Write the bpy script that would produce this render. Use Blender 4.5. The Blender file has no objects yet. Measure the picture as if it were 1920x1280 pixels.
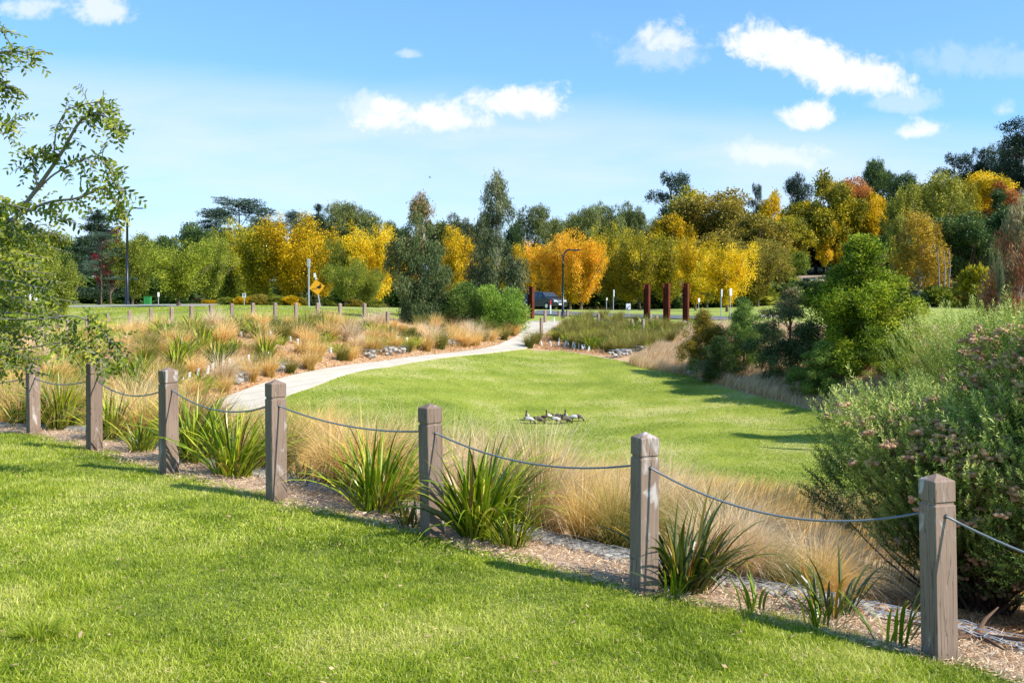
import bpy, math, random
import numpy as np
from mathutils import Vector, Matrix
R = math.radians
rng = np.random.default_rng(7)
random.seed(7)
sc = bpy.context.scene
COL = sc.collection

# ------------------------------------------------------------------ camera
F = 1813.0           # focal length in photo pixels (photo 1920 x 1280)
CX, HY, ZC = 960.0, 560.0, 1.7   # photo centre column, horizon row, camera height
cam = bpy.data.cameras.new("camera"); camo = bpy.data.objects.new("camera", cam); COL.objects.link(camo)
cam.sensor_width = 36.0; cam.lens = F/1920*36.0; cam.shift_y = -(640-HY)/1920
cam.clip_start = 0.05; cam.clip_end = 6000
camo.location = (0, 0, ZC); camo.rotation_euler = (R(90), 0, 0)
sc.camera = camo
sc.view_settings.view_transform = 'Standard'; sc.view_settings.look = 'None'
sc.view_settings.exposure = 0.68; sc.view_settings.gamma = 1.0
try: sc.view_settings.use_curve_mapping = False
except Exception: pass
sc.render.engine = 'CYCLES'
sc.cycles.max_bounces = 5; sc.cycles.diffuse_bounces = 3; sc.cycles.transmission_bounces = 3; sc.cycles.glossy_bounces = 2

# ------------------------------------------------------------------ sun and sky
SUN_EL, SUN_DIR = R(41), Vector((0.905, -0.425, 0)).normalized()
sd = Vector((SUN_DIR.x*math.cos(SUN_EL), SUN_DIR.y*math.cos(SUN_EL), math.sin(SUN_EL)))
sl = bpy.data.lights.new("sun", 'SUN'); sl.energy = 4.6; sl.angle = R(0.5); sl.color = (1.0, 0.935, 0.83)
so = bpy.data.objects.new("sun", sl); COL.objects.link(so); so.rotation_euler = sd.to_track_quat('Z', 'Y').to_euler()
so.location = (30, -12, 40)

def nd(nt, typ, **kw):
    n = nt.nodes.new(typ)
    for k, v in kw.items(): setattr(n, k, v)
    return n
def math_(nt, op, a, b=None, c=None, clamp=False):
    n = nt.nodes.new('ShaderNodeMath'); n.operation = op; n.use_clamp = clamp
    for i, v in enumerate((a, b, c)):
        if v is None: continue
        if isinstance(v, (int, float)): n.inputs[i].default_value = v
        else: nt.links.new(v, n.inputs[i])
    return n.outputs[0]
def mixc(nt, f, a, b, blend='MIX'):
    n = nt.nodes.new('ShaderNodeMix'); n.data_type = 'RGBA'; n.blend_type = blend
    for s, v in ((n.inputs[0], f), (n.inputs[6], a), (n.inputs[7], b)):
        if isinstance(v, (int, float)): s.default_value = v
        elif isinstance(v, tuple): s.default_value = (*v, 1) if len(v) == 3 else v
        else: nt.links.new(v, s)
    return n.outputs[2]

world = bpy.data.worlds.new("World"); sc.world = world; world.use_nodes = True
nt = world.node_tree; nt.nodes.clear()
sky = nd(nt, 'ShaderNodeTexSky', sky_type='NISHITA'); sky.sun_disc = False
sky.sun_elevation = SUN_EL; sky.sun_rotation = math.atan2(SUN_DIR.x, SUN_DIR.y)
sky.air_density = 0.9; sky.dust_density = 0.4; sky.ozone_density = 2.2; sky.altitude = 300
tc = nd(nt, 'ShaderNodeTexCoord'); sep = nd(nt, 'ShaderNodeSeparateXYZ'); nt.links.new(tc.outputs['Generated'], sep.inputs[0])
ysafe = math_(nt, 'MAXIMUM', sep.outputs[1], 0.05)
U = math_(nt, 'DIVIDE', sep.outputs[0], ysafe); V = math_(nt, 'DIVIDE', sep.outputs[2], ysafe)
comb = nd(nt, 'ShaderNodeCombineXYZ'); nt.links.new(U, comb.inputs[0]); nt.links.new(V, comb.inputs[1])
def noise(nt, vec, scale, detail=6, rough=0.6, mapscale=None, dist=0.0):
    if mapscale is not None:
        m = nd(nt, 'ShaderNodeMapping'); nt.links.new(vec, m.inputs[0]); m.inputs['Scale'].default_value = mapscale; vec = m.outputs[0]
    n = nd(nt, 'ShaderNodeTexNoise'); n.inputs['Scale'].default_value = scale; n.inputs['Detail'].default_value = detail
    n.inputs['Roughness'].default_value = rough; n.inputs['Distortion'].default_value = dist
    if vec is not None: nt.links.new(vec, n.inputs['Vector'])
    return n.outputs['Fac']
n1 = noise(nt, comb.outputs[0], 17, 9, 0.62, None, .5); n2 = noise(nt, comb.outputs[0], 60, 7, 0.65, None, .4)
nmix = math_(nt, 'ADD', math_(nt, 'MULTIPLY', math_(nt, 'SUBTRACT', n1, 0.5), 2.5), math_(nt, 'MULTIPLY', math_(nt, 'SUBTRACT', n2, 0.5), 1.3))
CLOUDS = [  # photo px centre, radii, slope, strength, softness
 (790, 218, 118, 34, -0.05, 1.0), (735, 205, 60, 24, 0, .9), (850, 225, 70, 30, 0, .9), (973, 195, 92, 33, 0.0, 1.0), (960, 185, 50, 26, 0, 1),
 (1255, 75, 78, 38, 0.0, .75), (1430, 90, 85, 42, .1, 1.0), (1520, 118, 120, 50, .25, 1.0), (1620, 142, 100, 38, .25, .95),
 (1516, 220, 56, 26, 0, .95), (1717, 248, 44, 20, 0, .9), (1460, 292, 90, 24, .1, .55), (1880, 208, 30, 20, 0, .4), (1700, 190, 60, 24, 0, .35),
 (195, 18, 55, 34, 0, .7), (50, 16, 62, 30, 0, .6), (764, 103, 22, 11, 0, .4), (690, 205, 40, 30, 0, .5), (1250, 95, 100, 40, 0, .35), (1850, 120, 160, 35, .05, .22)]
dens = None
for (px, py, rx, ry, sl_, st) in CLOUDS:
    u0, v0 = (px-CX)/F, (HY-py)/F
    du = math_(nt, 'SUBTRACT', U, u0); dv = math_(nt, 'SUBTRACT', V, v0)
    dv = math_(nt, 'ADD', dv, math_(nt, 'MULTIPLY', du, sl_))
    a = math_(nt, 'MULTIPLY', du, F/rx); b = math_(nt, 'MULTIPLY', dv, F/ry)
    b = math_(nt, 'ADD', math_(nt, 'MULTIPLY', math_(nt, 'MINIMUM', b, 0), 1.35), math_(nt, 'MAXIMUM', b, 0))
    e = math_(nt, 'SQRT', math_(nt, 'ADD', math_(nt, 'MULTIPLY', a, a), math_(nt, 'MULTIPLY', b, b)))
    e = math_(nt, 'ADD', e, math_(nt, 'MULTIPLY', nmix, 1.25))
    mr = nd(nt, 'ShaderNodeMapRange', interpolation_type='SMOOTHSTEP'); nt.links.new(e, mr.inputs[0])
    mr.inputs[1].default_value = 1.3; mr.inputs[2].default_value = 0.35; mr.inputs[3].default_value = 0; mr.inputs[4].default_value = st
    dens = mr.outputs[0] if dens is None else math_(nt, 'MAXIMUM', dens, mr.outputs[0])
# thin high veil: its upper edge runs gently down to the right
nv = noise(nt, comb.outputs[0], 5, 6, 0.55, (1.0, 4.5, 1.0), 0.3)
edge = math_(nt, 'ADD', V, math_(nt, 'MULTIPLY', U, 0.075))
edge = math_(nt, 'ADD', edge, math_(nt, 'MULTIPLY', math_(nt, 'SUBTRACT', nv, 0.5), 0.05))
mr = nd(nt, 'ShaderNodeMapRange', interpolation_type='SMOOTHSTEP'); nt.links.new(edge, mr.inputs[0])
mr.inputs[1].default_value = 0.228; mr.inputs[2].default_value = 0.175; mr.inputs[3].default_value = 0; mr.inputs[4].default_value = 0.5
veil = math_(nt, 'MULTIPLY', mr.outputs[0], math_(nt, 'ADD', math_(nt, 'MULTIPLY', nv, 1.9), 0.02), clamp=True)
front = math_(nt, 'GREATER_THAN', sep.outputs[1], 0.06)
veil = math_(nt, 'MULTIPLY', veil, front); dens = math_(nt, 'MULTIPLY', dens, front)
gm = nd(nt, 'ShaderNodeGamma'); gm.inputs[1].default_value = 0.7; nt.links.new(sky.outputs[0], gm.inputs[0])
skyc = mixc(nt, 1.0, gm.outputs[0], (0.88, 1.40, 1.86), 'MULTIPLY')
b1 = nd(nt, 'ShaderNodeBackground'); nt.links.new(skyc, b1.inputs[0]); b1.inputs[1].default_value = 0.135
b2 = nd(nt, 'ShaderNodeBackground'); b2.inputs[0].default_value = (0.83, 0.90, 1.0, 1); b2.inputs[1].default_value = 0.68
b3 = nd(nt, 'ShaderNodeBackground'); b3.inputs[0].default_value = (0.96, 0.975, 1.0, 1); b3.inputs[1].default_value = 0.70
m1 = nd(nt, 'ShaderNodeMixShader'); m2 = nd(nt, 'ShaderNodeMixShader'); wo = nd(nt, 'ShaderNodeOutputWorld')
nt.links.new(veil, m1.inputs[0]); nt.links.new(b1.outputs[0], m1.inputs[1]); nt.links.new(b2.outputs[0], m1.inputs[2])
nt.links.new(dens, m2.inputs[0]); nt.links.new(m1.outputs[0], m2.inputs[1]); nt.links.new(b3.outputs[0], m2.inputs[2])
nt.links.new(m2.outputs[0], wo.inputs[0])

# ------------------------------------------------------------------ mesh helpers
def tag(o, label=None, cat=None, group=None, kind=None):
    if label: o['label'] = label
    if cat: o['category'] = cat
    if group: o['group'] = group
    if kind: o['kind'] = kind
    return o
def empty(name, loc, rz=0):
    o = bpy.data.objects.new(name, None); COL.objects.link(o); o.location = loc; o.rotation_euler = (0, 0, rz)
    o.empty_display_size = 0.2
    return o
class G:
    """collects vertices, faces and a per-vertex 'tint' value"""
    def __init__(s): s.V = []; s.F = {}; s.n = 0; s.T = []; s.MI = {}
    def add(s, V, F, t=0.5, mi=0):
        V = np.asarray(V, float).reshape(-1, 3)
        if np.isscalar(t): t = np.full(len(V), float(t))
        s.V.append(V); s.T.append(np.asarray(t, float))
        if isinstance(F, list) and np.ndim(F[0]) == 1: F = [np.array(F)]
        for f in (F if isinstance(F, list) else [F]):
            f = np.asarray(f, int)
            if f.size == 0: continue
            s.F.setdefault(f.shape[1], []).append(f + s.n); s.MI.setdefault(f.shape[1], []).append(np.full(len(f), mi, int))
        s.n += len(V); return s
    def mesh(s, name, mats, smooth=False):
        me = bpy.data.meshes.new(name)
        V = np.concatenate(s.V) if s.V else np.zeros((0, 3)); T = np.concatenate(s.T) if s.T else np.zeros(0)
        me.vertices.add(len(V)); me.vertices.foreach_set('co', V.astype(np.float32).ravel())
        loops = []; starts = []; mi = []; st = 0
        for k in sorted(s.F):
            f = np.concatenate(s.F[k]); loops.append(f.ravel()); starts.append(st + np.arange(len(f))*k); st += f.size
            mi.append(np.concatenate(s.MI[k]))
        if loops:
            L = np.concatenate(loops); S = np.concatenate(starts)
            me.loops.add(len(L)); me.loops.foreach_set('vertex_index', L.astype(np.int32))
            me.polygons.add(len(S)); me.polygons.foreach_set('loop_start', S.astype(np.int32))
            me.polygons.foreach_set('material_index', np.concatenate(mi).astype(np.int32))
            me.polygons.foreach_set('use_smooth', np.full(len(S), bool(smooth)))
            me.update(calc_edges=True)
        a = me.attributes.new('tint', 'FLOAT', 'POINT'); a.data.foreach_set('value', T.astype(np.float32))
        for m in (mats if isinstance(mats, (list, tuple)) else [mats]): me.materials.append(m)
        me.validate()
        return me
    def build(s, name, mats, parent=None, smooth=False):
        o = bpy.data.objects.new(name, s.mesh(name, mats, smooth)); COL.objects.link(o)
        if parent: o.parent = parent
        return o
    def box(s, c, d, rz=0, mi=0, t=.5, taper=1.0):
        x, y, z = [k/2 for k in d]
        V = np.array([[-x,-y,-z],[x,-y,-z],[x,y,-z],[-x,y,-z],[-x*taper,-y*taper,z],[x*taper,-y*taper,z],[x*taper,y*taper,z],[-x*taper,y*taper,z]])
        ca, sa = math.cos(rz), math.sin(rz); V = np.stack([V[:,0]*ca-V[:,1]*sa, V[:,0]*sa+V[:,1]*ca, V[:,2]], 1) + np.array(c)
        return s.add(V, [[0,3,2,1],[4,5,6,7],[0,1,5,4],[1,2,6,5],[2,3,7,6],[3,0,4,7]], t, mi)
    def tube(s, P, r, n=6, t=.5, mi=0, cap=True):
        P = np.asarray(P, float); m = len(P); r = np.broadcast_to(np.asarray(r, float), (m,))
        T = np.gradient(P, axis=0); T /= np.linalg.norm(T, axis=1)[:, None] + 1e-9
        ref = np.array([0.31, 0.94, 0.12]) if abs(T[0][2]) > .5 else np.array([0, 0.05, 1.0])
        A = np.cross(T, ref); A /= np.linalg.norm(A, axis=1)[:, None] + 1e-9; B = np.cross(T, A)
        an = np.arange(n)*2*math.pi/n
        V = P[:, None] + r[:, None, None]*(np.cos(an)[None, :, None]*A[:, None] + np.sin(an)[None, :, None]*B[:, None])
        i = np.arange(m-1)[:, None]*n; j = np.arange(n)[None]; k = (j+1) % n
        Fq = np.stack([i+j, i+k, i+n+k, i+n+j], -1).reshape(-1, 4)
        Fs = [Fq]
        if cap: Fs += [np.array([list(range(n))]), np.array([list(range((m-1)*n, m*n))[::-1]])]
        return s.add(V.reshape(-1, 3), Fs, t, mi)
    def ball(s, c, r, nu=10, nv=7, mi=0, t=.5, jit=0):
        c = np.array(c); r = np.broadcast_to(np.asarray(r, float), (3,)); V = []
        for i in range(nv+1):
            th = math.pi*i/nv
            for j in range(nu):
                ph = 2*math.pi*j/nu; q = 1+jit*(rng.random()-.5)
                V.append(c + r*q*np.array([math.sin(th)*math.cos(ph), math.sin(th)*math.sin(ph), math.cos(th)]))
        Fc = [[i*nu+j, (i+1)*nu+j, (i+1)*nu+(j+1) % nu, i*nu+(j+1) % nu] for i in range(nv) for j in range(nu)]
        return s.add(V, np.array(Fc), t, mi)
    def prism(s, poly, y0, y1, mi=0, t=.5):   # polygon in x,z pushed from y0 to y1
        n = len(poly); V = [(a, y0, b) for a, b in poly] + [(a, y1, b) for a, b in poly]
        return s.add(V, [np.array([list(range(n))]), np.array([list(range(n, 2*n))[::-1]]), np.array([[i, n+i, n+(i+1) % n, (i+1) % n] for i in range(n)])], t, mi)

def unit(a): return a/(np.linalg.norm(a, axis=-1, keepdims=True)+1e-9)
def rdir(n): return unit(rng.normal(size=(n, 3)))
def leaves(g, P, D, L, W, t, N=None, fold=0.0):
    """diamond leaves: base P, direction D, length L, width W"""
    n = len(P); D = unit(D); N = unit(rng.normal(size=(n, 3))) if N is None else N
    S = unit(np.cross(D, N)); Nn = np.cross(S, D)
    L = np.broadcast_to(np.asarray(L, float), (n,))[:, None]; W = np.broadcast_to(np.asarray(W, float), (n,))[:, None]
    a = P; b = P + D*L*.45 + S*W*.5 + Nn*W*fold; c = P + D*L; d = P + D*L*.45 - S*W*.5 + Nn*W*fold
    V = np.stack([a, b, c, d], 1).reshape(-1, 3); i = np.arange(n)[:, None]*4
    g.add(V, i + np.array([[0, 1, 2, 3]]), np.repeat(np.broadcast_to(t, (n,)), 4))
def blades(g, P, D, H, W, lean, t0, t1, seg=3, curl=1.0):
    """grass strips: base P (n,3), horizontal lean direction D (n,2) , height H, width W, lean amount"""
    n = len(P); H = np.broadcast_to(np.asarray(H, float), (n,)); W = np.broadcast_to(np.asarray(W, float), (n,)); lean = np.broadcast_to(lean, (n,))
    a = rng.random(n)*math.pi*2; S = np.stack([np.cos(a), np.sin(a), np.zeros(n)], 1)
    Vs = []; Ts = []
    for k in range(seg+1):
        u = k/seg; th = lean*u**curl
        ext = H*u
        p = P + np.stack([D[:, 0]*ext*np.sin(th), D[:, 1]*ext*np.sin(th), ext*np.cos(th)], 1)
        w = W*(1-u**1.6)*.5
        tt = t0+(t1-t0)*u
        if k < seg: Vs += [p - S*w[:, None], p + S*w[:, None]]; Ts += [tt, tt]
        else: Vs += [p]; Ts += [tt]
    V = np.stack(Vs, 1); T = np.stack([np.broadcast_to(x, (n,)) for x in Ts], 1); m = 2*seg+1
    i = np.arange(n)[:, None]*m; Fs = []
    for k in range(seg-1): Fs.append(i + np.array([[2*k, 2*k+1, 2*k+3, 2*k+2]]))
    g.add(V.reshape(-1, 3), ([np.concatenate(Fs)] if Fs else []) + [i + np.array([[2*seg-2, 2*seg-1, 2*seg]])], T.ravel())

# ------------------------------------------------------------------ materials
def newmat(name):
    m = bpy.data.materials.new(name); m.use_nodes = True; m.node_tree.nodes.clear(); return m, m.node_tree
def out(nt, sh, disp=None):
    o = nd(nt, 'ShaderNodeOutputMaterial'); nt.links.new(sh, o.inputs[0])
def princ(nt, col, rough=.7, spec=.3, metal=0, bump=None, bstr=.3, bdist=.01):
    p = nd(nt, 'ShaderNodeBsdfPrincipled'); p.inputs['Roughness'].default_value = rough; p.inputs['Metallic'].default_value = metal
    p.inputs['Specular IOR Level'].default_value = spec
    if isinstance(col, tuple): p.inputs['Base Color'].default_value = (*col, 1)
    else: nt.links.new(col, p.inputs['Base Color'])
    if bump is not None:
        b = nd(nt, 'ShaderNodeBump'); b.inputs['Strength'].default_value = bstr; b.inputs['Distance'].default_value = bdist
        nt.links.new(bump, b.inputs['Height']); nt.links.new(b.outputs[0], p.inputs['Normal'])
    return p.outputs[0]
def ramp(nt, fac, stops):
    r = nd(nt, 'ShaderNodeValToRGB'); e = r.color_ramp.elements
    while len(e) < len(stops): e.new(.5)
    for i, (p, c) in enumerate(stops): e[i].position = p; e[i].color = (*c, 1)
    nt.links.new(fac, r.inputs[0]); return r.outputs[0]
def s2l(*c): return tuple((x/255/12.92 if x/255 <= .04045 else ((x/255+.055)/1.055)**2.4) for x in c)
def leafmat(name, cols, trans=.3, rough=.55, spec=.25, vary=.25, tcol=None):
    """foliage colour from the per-leaf 'tint'"""
    m, nt = newmat(name); at = nd(nt, 'ShaderNodeAttribute', attribute_name='tint')
    n = len(cols); c = ramp(nt, at.outputs['Fac'], [(i/(n-1), k) for i, k in enumerate(cols)])
    oi = nd(nt, 'ShaderNodeObjectInfo'); hs = nd(nt, 'ShaderNodeHueSaturation'); nt.links.new(c, hs.inputs['Color'])
    nt.links.new(math_(nt, 'ADD', math_(nt, 'MULTIPLY', oi.outputs['Random'], vary), 1-vary/2), hs.inputs['Value']); hs.inputs['Saturation'].default_value = 1.04
    p = princ(nt, hs.outputs[0], rough, spec)
    t = nd(nt, 'ShaderNodeBsdfTranslucent'); nt.links.new(hs.outputs[0] if tcol is None else mixc(nt, .5, hs.outputs[0], tcol), t.inputs[0])
    mx = nd(nt, 'ShaderNodeMixShader'); mx.inputs[0].default_value = trans; nt.links.new(p, mx.inputs[1]); nt.links.new(t.outputs[0], mx.inputs[2])
    out(nt, mx.outputs[0]); return m
def simple(name, col, rough=.6, spec=.3, metal=0, var=.12, scale=8, bump=0):
    m, nt = newmat(name); tcn = nd(nt, 'ShaderNodeTexCoord'); n = noise(nt, tcn.outputs['Object'], scale, 5, .6)
    c = mixc(nt, n, tuple(k*(1-var) for k in col), tuple(min(1, k*(1+var)) for k in col))
    out(nt, princ(nt, c, rough, spec, metal, n if bump else None, bump, .02)); return m
def groundmat(name, cols, sc1=.8, sc2=14, bump=.5):
    m, nt = newmat(name); g = nd(nt, 'ShaderNodeNewGeometry'); a = noise(nt, g.outputs['Position'], sc1, 5, .6); b = noise(nt, g.outputs['Position'], sc2, 6, .7)
    f = math_(nt, 'ADD', math_(nt, 'MULTIPLY', a, .6), math_(nt, 'MULTIPLY', b, .6)); f = math_(nt, 'SUBTRACT', f, .1)
    n = len(cols); c = ramp(nt, f, [(.25+.5*i/(n-1), k) for i, k in enumerate(cols)])
    out(nt, princ(nt, c, .95, .1, 0, b, bump, .03)); return m

M = {}
M['lawn_soil'] = groundmat('lawn_soil', [(.10, .13, .025), (.17, .21, .04), (.27, .27, .10)], 1.5, 40)
M['field'] = groundmat('field_grass', [(.20, .25, .05), (.28, .33, .07), (.38, .39, .13)], .12, 3, .3)
M['mulch'] = groundmat('straw_mulch', [(.34, .24, .17), (.50, .37, .28), (.62, .50, .40)], 3, 60)
M['bedsoil'] = groundmat('bed_mulch', [(.32, .21, .12), (.46, .31, .18), (.54, .42, .28)], .5, 12)
M['farsoil'] = groundmat('woodland_floor', [(.05, .06, .02), (.09, .09, .03), (.14, .12, .05)], .2, 3)
# mown lower lawn: bright sward with faint mowing arcs and straw patches
m, nt = newmat('mown_lawn'); g_ = nd(nt, 'ShaderNodeNewGeometry')
na = noise(nt, g_.outputs['Position'], .35, 5, .6); nb = noise(nt, g_.outputs['Position'], 6, 7, .75); 
dv = nd(nt, 'ShaderNodeVectorMath', operation='DISTANCE'); nt.links.new(g_.outputs['Position'], dv.inputs[0]); dv.inputs[1].default_value = (7, 16, -2)
arc = math_(nt, 'SINE', math_(nt, 'ADD', math_(nt, 'MULTIPLY', dv.outputs['Value'], 3.2), math_(nt, 'MULTIPLY', na, 5)))
f_ = math_(nt, 'ADD', math_(nt, 'ADD', math_(nt, 'MULTIPLY', na, .9), math_(nt, 'MULTIPLY', nb, .55)), math_(nt, 'MULTIPLY', arc, .04))
f_ = math_(nt, 'SUBTRACT', f_, .22)
c_ = ramp(nt, f_, [(.28, (.16, .21, .03)), (.5, (.265, .31, .05)), (.7, (.45, .42, .16))])
out(nt, princ(nt, c_, .9, .1, 0, nb, .8, .05)); M['mown'] = m
# footpath concrete with joints
m, nt = newmat('concrete'); g_ = nd(nt, 'ShaderNodeNewGeometry'); na = noise(nt, g_.outputs['Position'], 1.2, 6, .65); nb = noise(nt, g_.outputs['Position'], 30, 4, .6)
at = nd(nt, 'ShaderNodeAttribute', attribute_name='tint'); fr = math_(nt, 'FRACT', at.outputs['Fac']); jt = math_(nt, 'LESS_THAN', fr, .04)
c_ = mixc(nt, na, (.38, .34, .275), (.66, .60, .50)); c_ = mixc(nt, math_(nt, 'MULTIPLY', nb, .25), c_, (.38, .34, .27)); c_ = mixc(nt, math_(nt, 'MULTIPLY', jt, .85), c_, (.2, .18, .15))
out(nt, princ(nt, c_, .9, .2, 0, nb, .2, .01)); M['concrete'] = m
M['asphalt'] = simple('asphalt', (.13, .135, .145), .9, .2, 0, .15, 3)
M['palepath'] = simple('pale_asphalt', (.30, .29, .28), .9, .2, 0, .15, 3)
M['kerb'] = simple('kerb_concrete', (.5, .47, .42), .9, .2)
M['gravel'] = simple('gravel_drive', (.36, .27, .2), .95, .1, 0, .25, 1.5)
# weathered timber
def timber(name, a, b, stain=.6):
    m, nt = newmat(name); tcn = nd(nt, 'ShaderNodeTexCoord'); oi = nd(nt, 'ShaderNodeObjectInfo')
    vm = nd(nt, 'ShaderNodeVectorMath', operation='ADD'); nt.links.new(tcn.outputs['Object'], vm.inputs[0])
    cx = nd(nt, 'ShaderNodeCombineXYZ'); nt.links.new(math_(nt, 'MULTIPLY', oi.outputs['Random'], 37), cx.inputs[0]); nt.links.new(math_(nt, 'MULTIPLY', oi.outputs['Random'], 11), cx.inputs[2]); nt.links.new(cx.outputs[0], vm.inputs[1])
    v = vm.outputs[0]
    g1 = noise(nt, v, 26, 6, .65, (1, 1, .06), .6); g2 = noise(nt, v, 90, 4, .7, (1, 1, .03)); st = noise(nt, v, 9, 5, .6, (1, 1, .35), 1.2); bl = noise(nt, v, 3.0, 4, .6)
    c = mixc(nt, g1, a, b); c = mixc(nt, math_(nt, 'MULTIPLY', g2, .5), c, tuple(k*.45 for k in a))
    c = mixc(nt, math_(nt, 'MULTIPLY', bl, .3), c, (.34, .27, .21))
    sf = nd(nt, 'ShaderNodeMapRange'); nt.links.new(st, sf.inputs[0]); sf.inputs[1].default_value = .56; sf.inputs[2].default_value = .66; sf.inputs[4].default_value = stain
    c = mixc(nt, sf.outputs[0], c, (.52, .48, .45))
    kn = nd(nt, 'ShaderNodeTexVoronoi'); mp = nd(nt, 'ShaderNodeMapping'); nt.links.new(v, mp.inputs[0]); mp.inputs['Scale'].default_value = (9, 9, 3.2); nt.links.new(mp.outputs[0], kn.inputs['Vector'])
    kf = math_(nt, 'LESS_THAN', kn.outputs['Distance'], .07); c = mixc(nt, math_(nt, 'MULTIPLY', kf, .75), c, (.05, .035, .03))
    ck = noise(nt, v, 34, 3, .5, (1, 1, .05), .2); cf = math_(nt, 'LESS_THAN', math_(nt, 'ABSOLUTE', math_(nt, 'SUBTRACT', ck, .5)), .012); c = mixc(nt, math_(nt, 'MULTIPLY', cf, .55), c, (.05, .035, .028))
    sx = nd(nt, 'ShaderNodeSeparateXYZ'); nt.links.new(tcn.outputs['Object'], sx.inputs[0]); dz = nd(nt, 'ShaderNodeMapRange'); nt.links.new(math_(nt, 'ADD', sx.outputs[2], math_(nt, 'MULTIPLY', bl, .12)), dz.inputs[0]); dz.inputs[1].default_value = .17; dz.inputs[2].default_value = .03; dz.inputs[4].default_value = .6
    c = mixc(nt, dz.outputs[0], c, (.11, .075, .05)); hv = nd(nt, 'ShaderNodeHueSaturation'); nt.links.new(c, hv.inputs['Color']); nt.links.new(math_(nt, 'ADD', math_(nt, 'MULTIPLY', oi.outputs['Random'], .3), .88), hv.inputs['Value']); c = hv.outputs[0]
    out(nt, princ(nt, c, .85, .2, 0, math_(nt, 'ADD', g2, math_(nt, 'MULTIPLY', g1, 1.5)), .55, .004)); return m
M['post'] = timber('weathered_timber', (.145, .092, .065), (.40, .285, .215), .75)
M['farpost'] = timber('grey_timber', (.26, .18, .13), (.42, .31, .25), .2)
M['rope'] = simple('wire_rope', (.20, .22, .235), .5, .4, .3, .3, 120)
M['eye'] = simple('dark_eyelet', (.05, .05, .05), .5)
M['black'] = simple('black_paint', (.012, .015, .022), .35, .5)
M['white'] = simple('white_paint', (.72, .73, .72), .5)
M['galv'] = simple('galvanised_steel', (.42, .45, .47), .45, .4, .5)
M['yellow'] = simple('sign_yellow', (.75, .36, .015), .45, .3, 0, .05)
M['signblack'] = simple('sign_black', (.012, .012, .012), .5)
M['signblue'] = simple('sign_blue', (.03, .08, .28), .5)
M['red'] = simple('red_paint', (.55, .04, .03), .5)
M['green_paint'] = simple('green_paint', (.03, .22, .06), .5)
M['plastic'] = simple('guard_plastic', (.74, .76, .77), .5, .3, 0, .1)
M['rock'] = simple('basalt_rock', (.40, .36, .31), .9, .2, 0, .5, 6, .8)
M['palerock'] = simple('pale_boulder', (.38, .38, .36), .9, .2, 0, .4, 6, .8)
m, nt = newmat('weathering_steel'); tcn = nd(nt, 'ShaderNodeTexCoord'); a = noise(nt, tcn.outputs['Object'], 4, 6, .7, (1, 1, .4)); 
out(nt, princ(nt, ramp(nt, a, [(.3, (.06, .013, .007)), (.55, (.13, .03, .014)), (.75, (.19, .055, .022))]), .85, .2, 0, a, .2, .01)); M['corten'] = m
def bark(name, a, b, s=6):
    m, nt = newmat(name); tcn = nd(nt, 'ShaderNodeTexCoord'); n = noise(nt, tcn.outputs['Object'], s, 6, .7, (1, 1, .25))
    out(nt, princ(nt, mixc(nt, n, a, b), .95, .1, 0, n, .6, .03)); return m
M['bark'] = bark('brown_bark', (.07, .05, .035), (.2, .15, .11)); M['greybark'] = bark('grey_bark', (.16, .14, .12), (.38, .34, .29)); M['redbark'] = bark('reddish_bark', (.12, .06, .04), (.26, .14, .09), 12)
M['palebark'] = bark('pale_bark', (.25, .22, .19), (.5, .46, .4))
Y = lambda *a: [s2l(*c) for c in a]
M['gold'] = leafmat('golden_leaves', Y((120, 112, 36), (176, 150, 40), (224, 182, 44), (246, 206, 66)), .35)
M['yellow_leaf'] = leafmat('yellow_leaves', Y((140, 134, 40), (208, 178, 44), (246, 206, 54), (252, 222, 98)), .4)
M['orange_leaf'] = leafmat('orange_leaves', Y((160, 138, 44), (222, 170, 52), (248, 186, 66), (250, 206, 96)), .4)
M['olivegold'] = leafmat('olive_gold_leaves', Y((92, 98, 36), (138, 136, 44), (180, 164, 48), (214, 188, 60)), .3)
M['olive'] = leafmat('olive_leaves', Y((76, 90, 36), (108, 118, 42), (140, 144, 52), (170, 168, 70)), .3)
M['brownolive'] = leafmat('brown_olive_leaves', Y((98, 94, 42), (136, 124, 52), (164, 146, 58), (186, 164, 74)), .3)
M['green'] = leafmat('mid_green_leaves', Y((78, 92, 36), (112, 124, 44), (146, 154, 56), (178, 178, 80)), .35)
M['lightgreen'] = leafmat('light_green_leaves', Y((84, 98, 34), (124, 136, 42), (158, 166, 56), (188, 190, 82)), .4)
M['wattle'] = leafmat('wattle_leaves', Y((56, 78, 28), (96, 120, 36), (146, 164, 48), (196, 202, 78)), .4)
M['feather'] = leafmat('feathery_green_leaves', Y((58, 82, 40), (90, 118, 52), (124, 148, 68), (158, 176, 90)), .35)
M['brightbush'] = leafmat('bright_bush_leaves', Y((64, 92, 36), (98, 130, 46), (132, 160, 60), (166, 188, 90)), .35)
M['darkgreen'] = leafmat('dark_green_leaves', Y((44, 66, 34), (64, 88, 42), (88, 110, 54), (112, 130, 66)), .2)
M['conifer'] = leafmat('conifer_needles', Y((30, 46, 34), (44, 62, 46), (58, 78, 55), (76, 94, 66)), .1)
M['cedar'] = leafmat('cedar_needles', Y((42, 60, 50), (60, 80, 66), (80, 98, 80), (100, 116, 94)), .1)
M['eucgrey'] = leafmat('gum_leaves', Y((50, 62, 40), (76, 88, 56), (100, 110, 72), (135, 138, 100)), .2)
M['euctop'] = leafmat('gum_canopy_leaves', Y((66, 78, 40), (92, 102, 52), (116, 124, 64), (140, 144, 80)), .2)
M['eucyoung'] = leafmat('young_gum_leaves', Y((48, 66, 38), (78, 96, 54), (112, 124, 74), (160, 130, 96)), .25)
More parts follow.
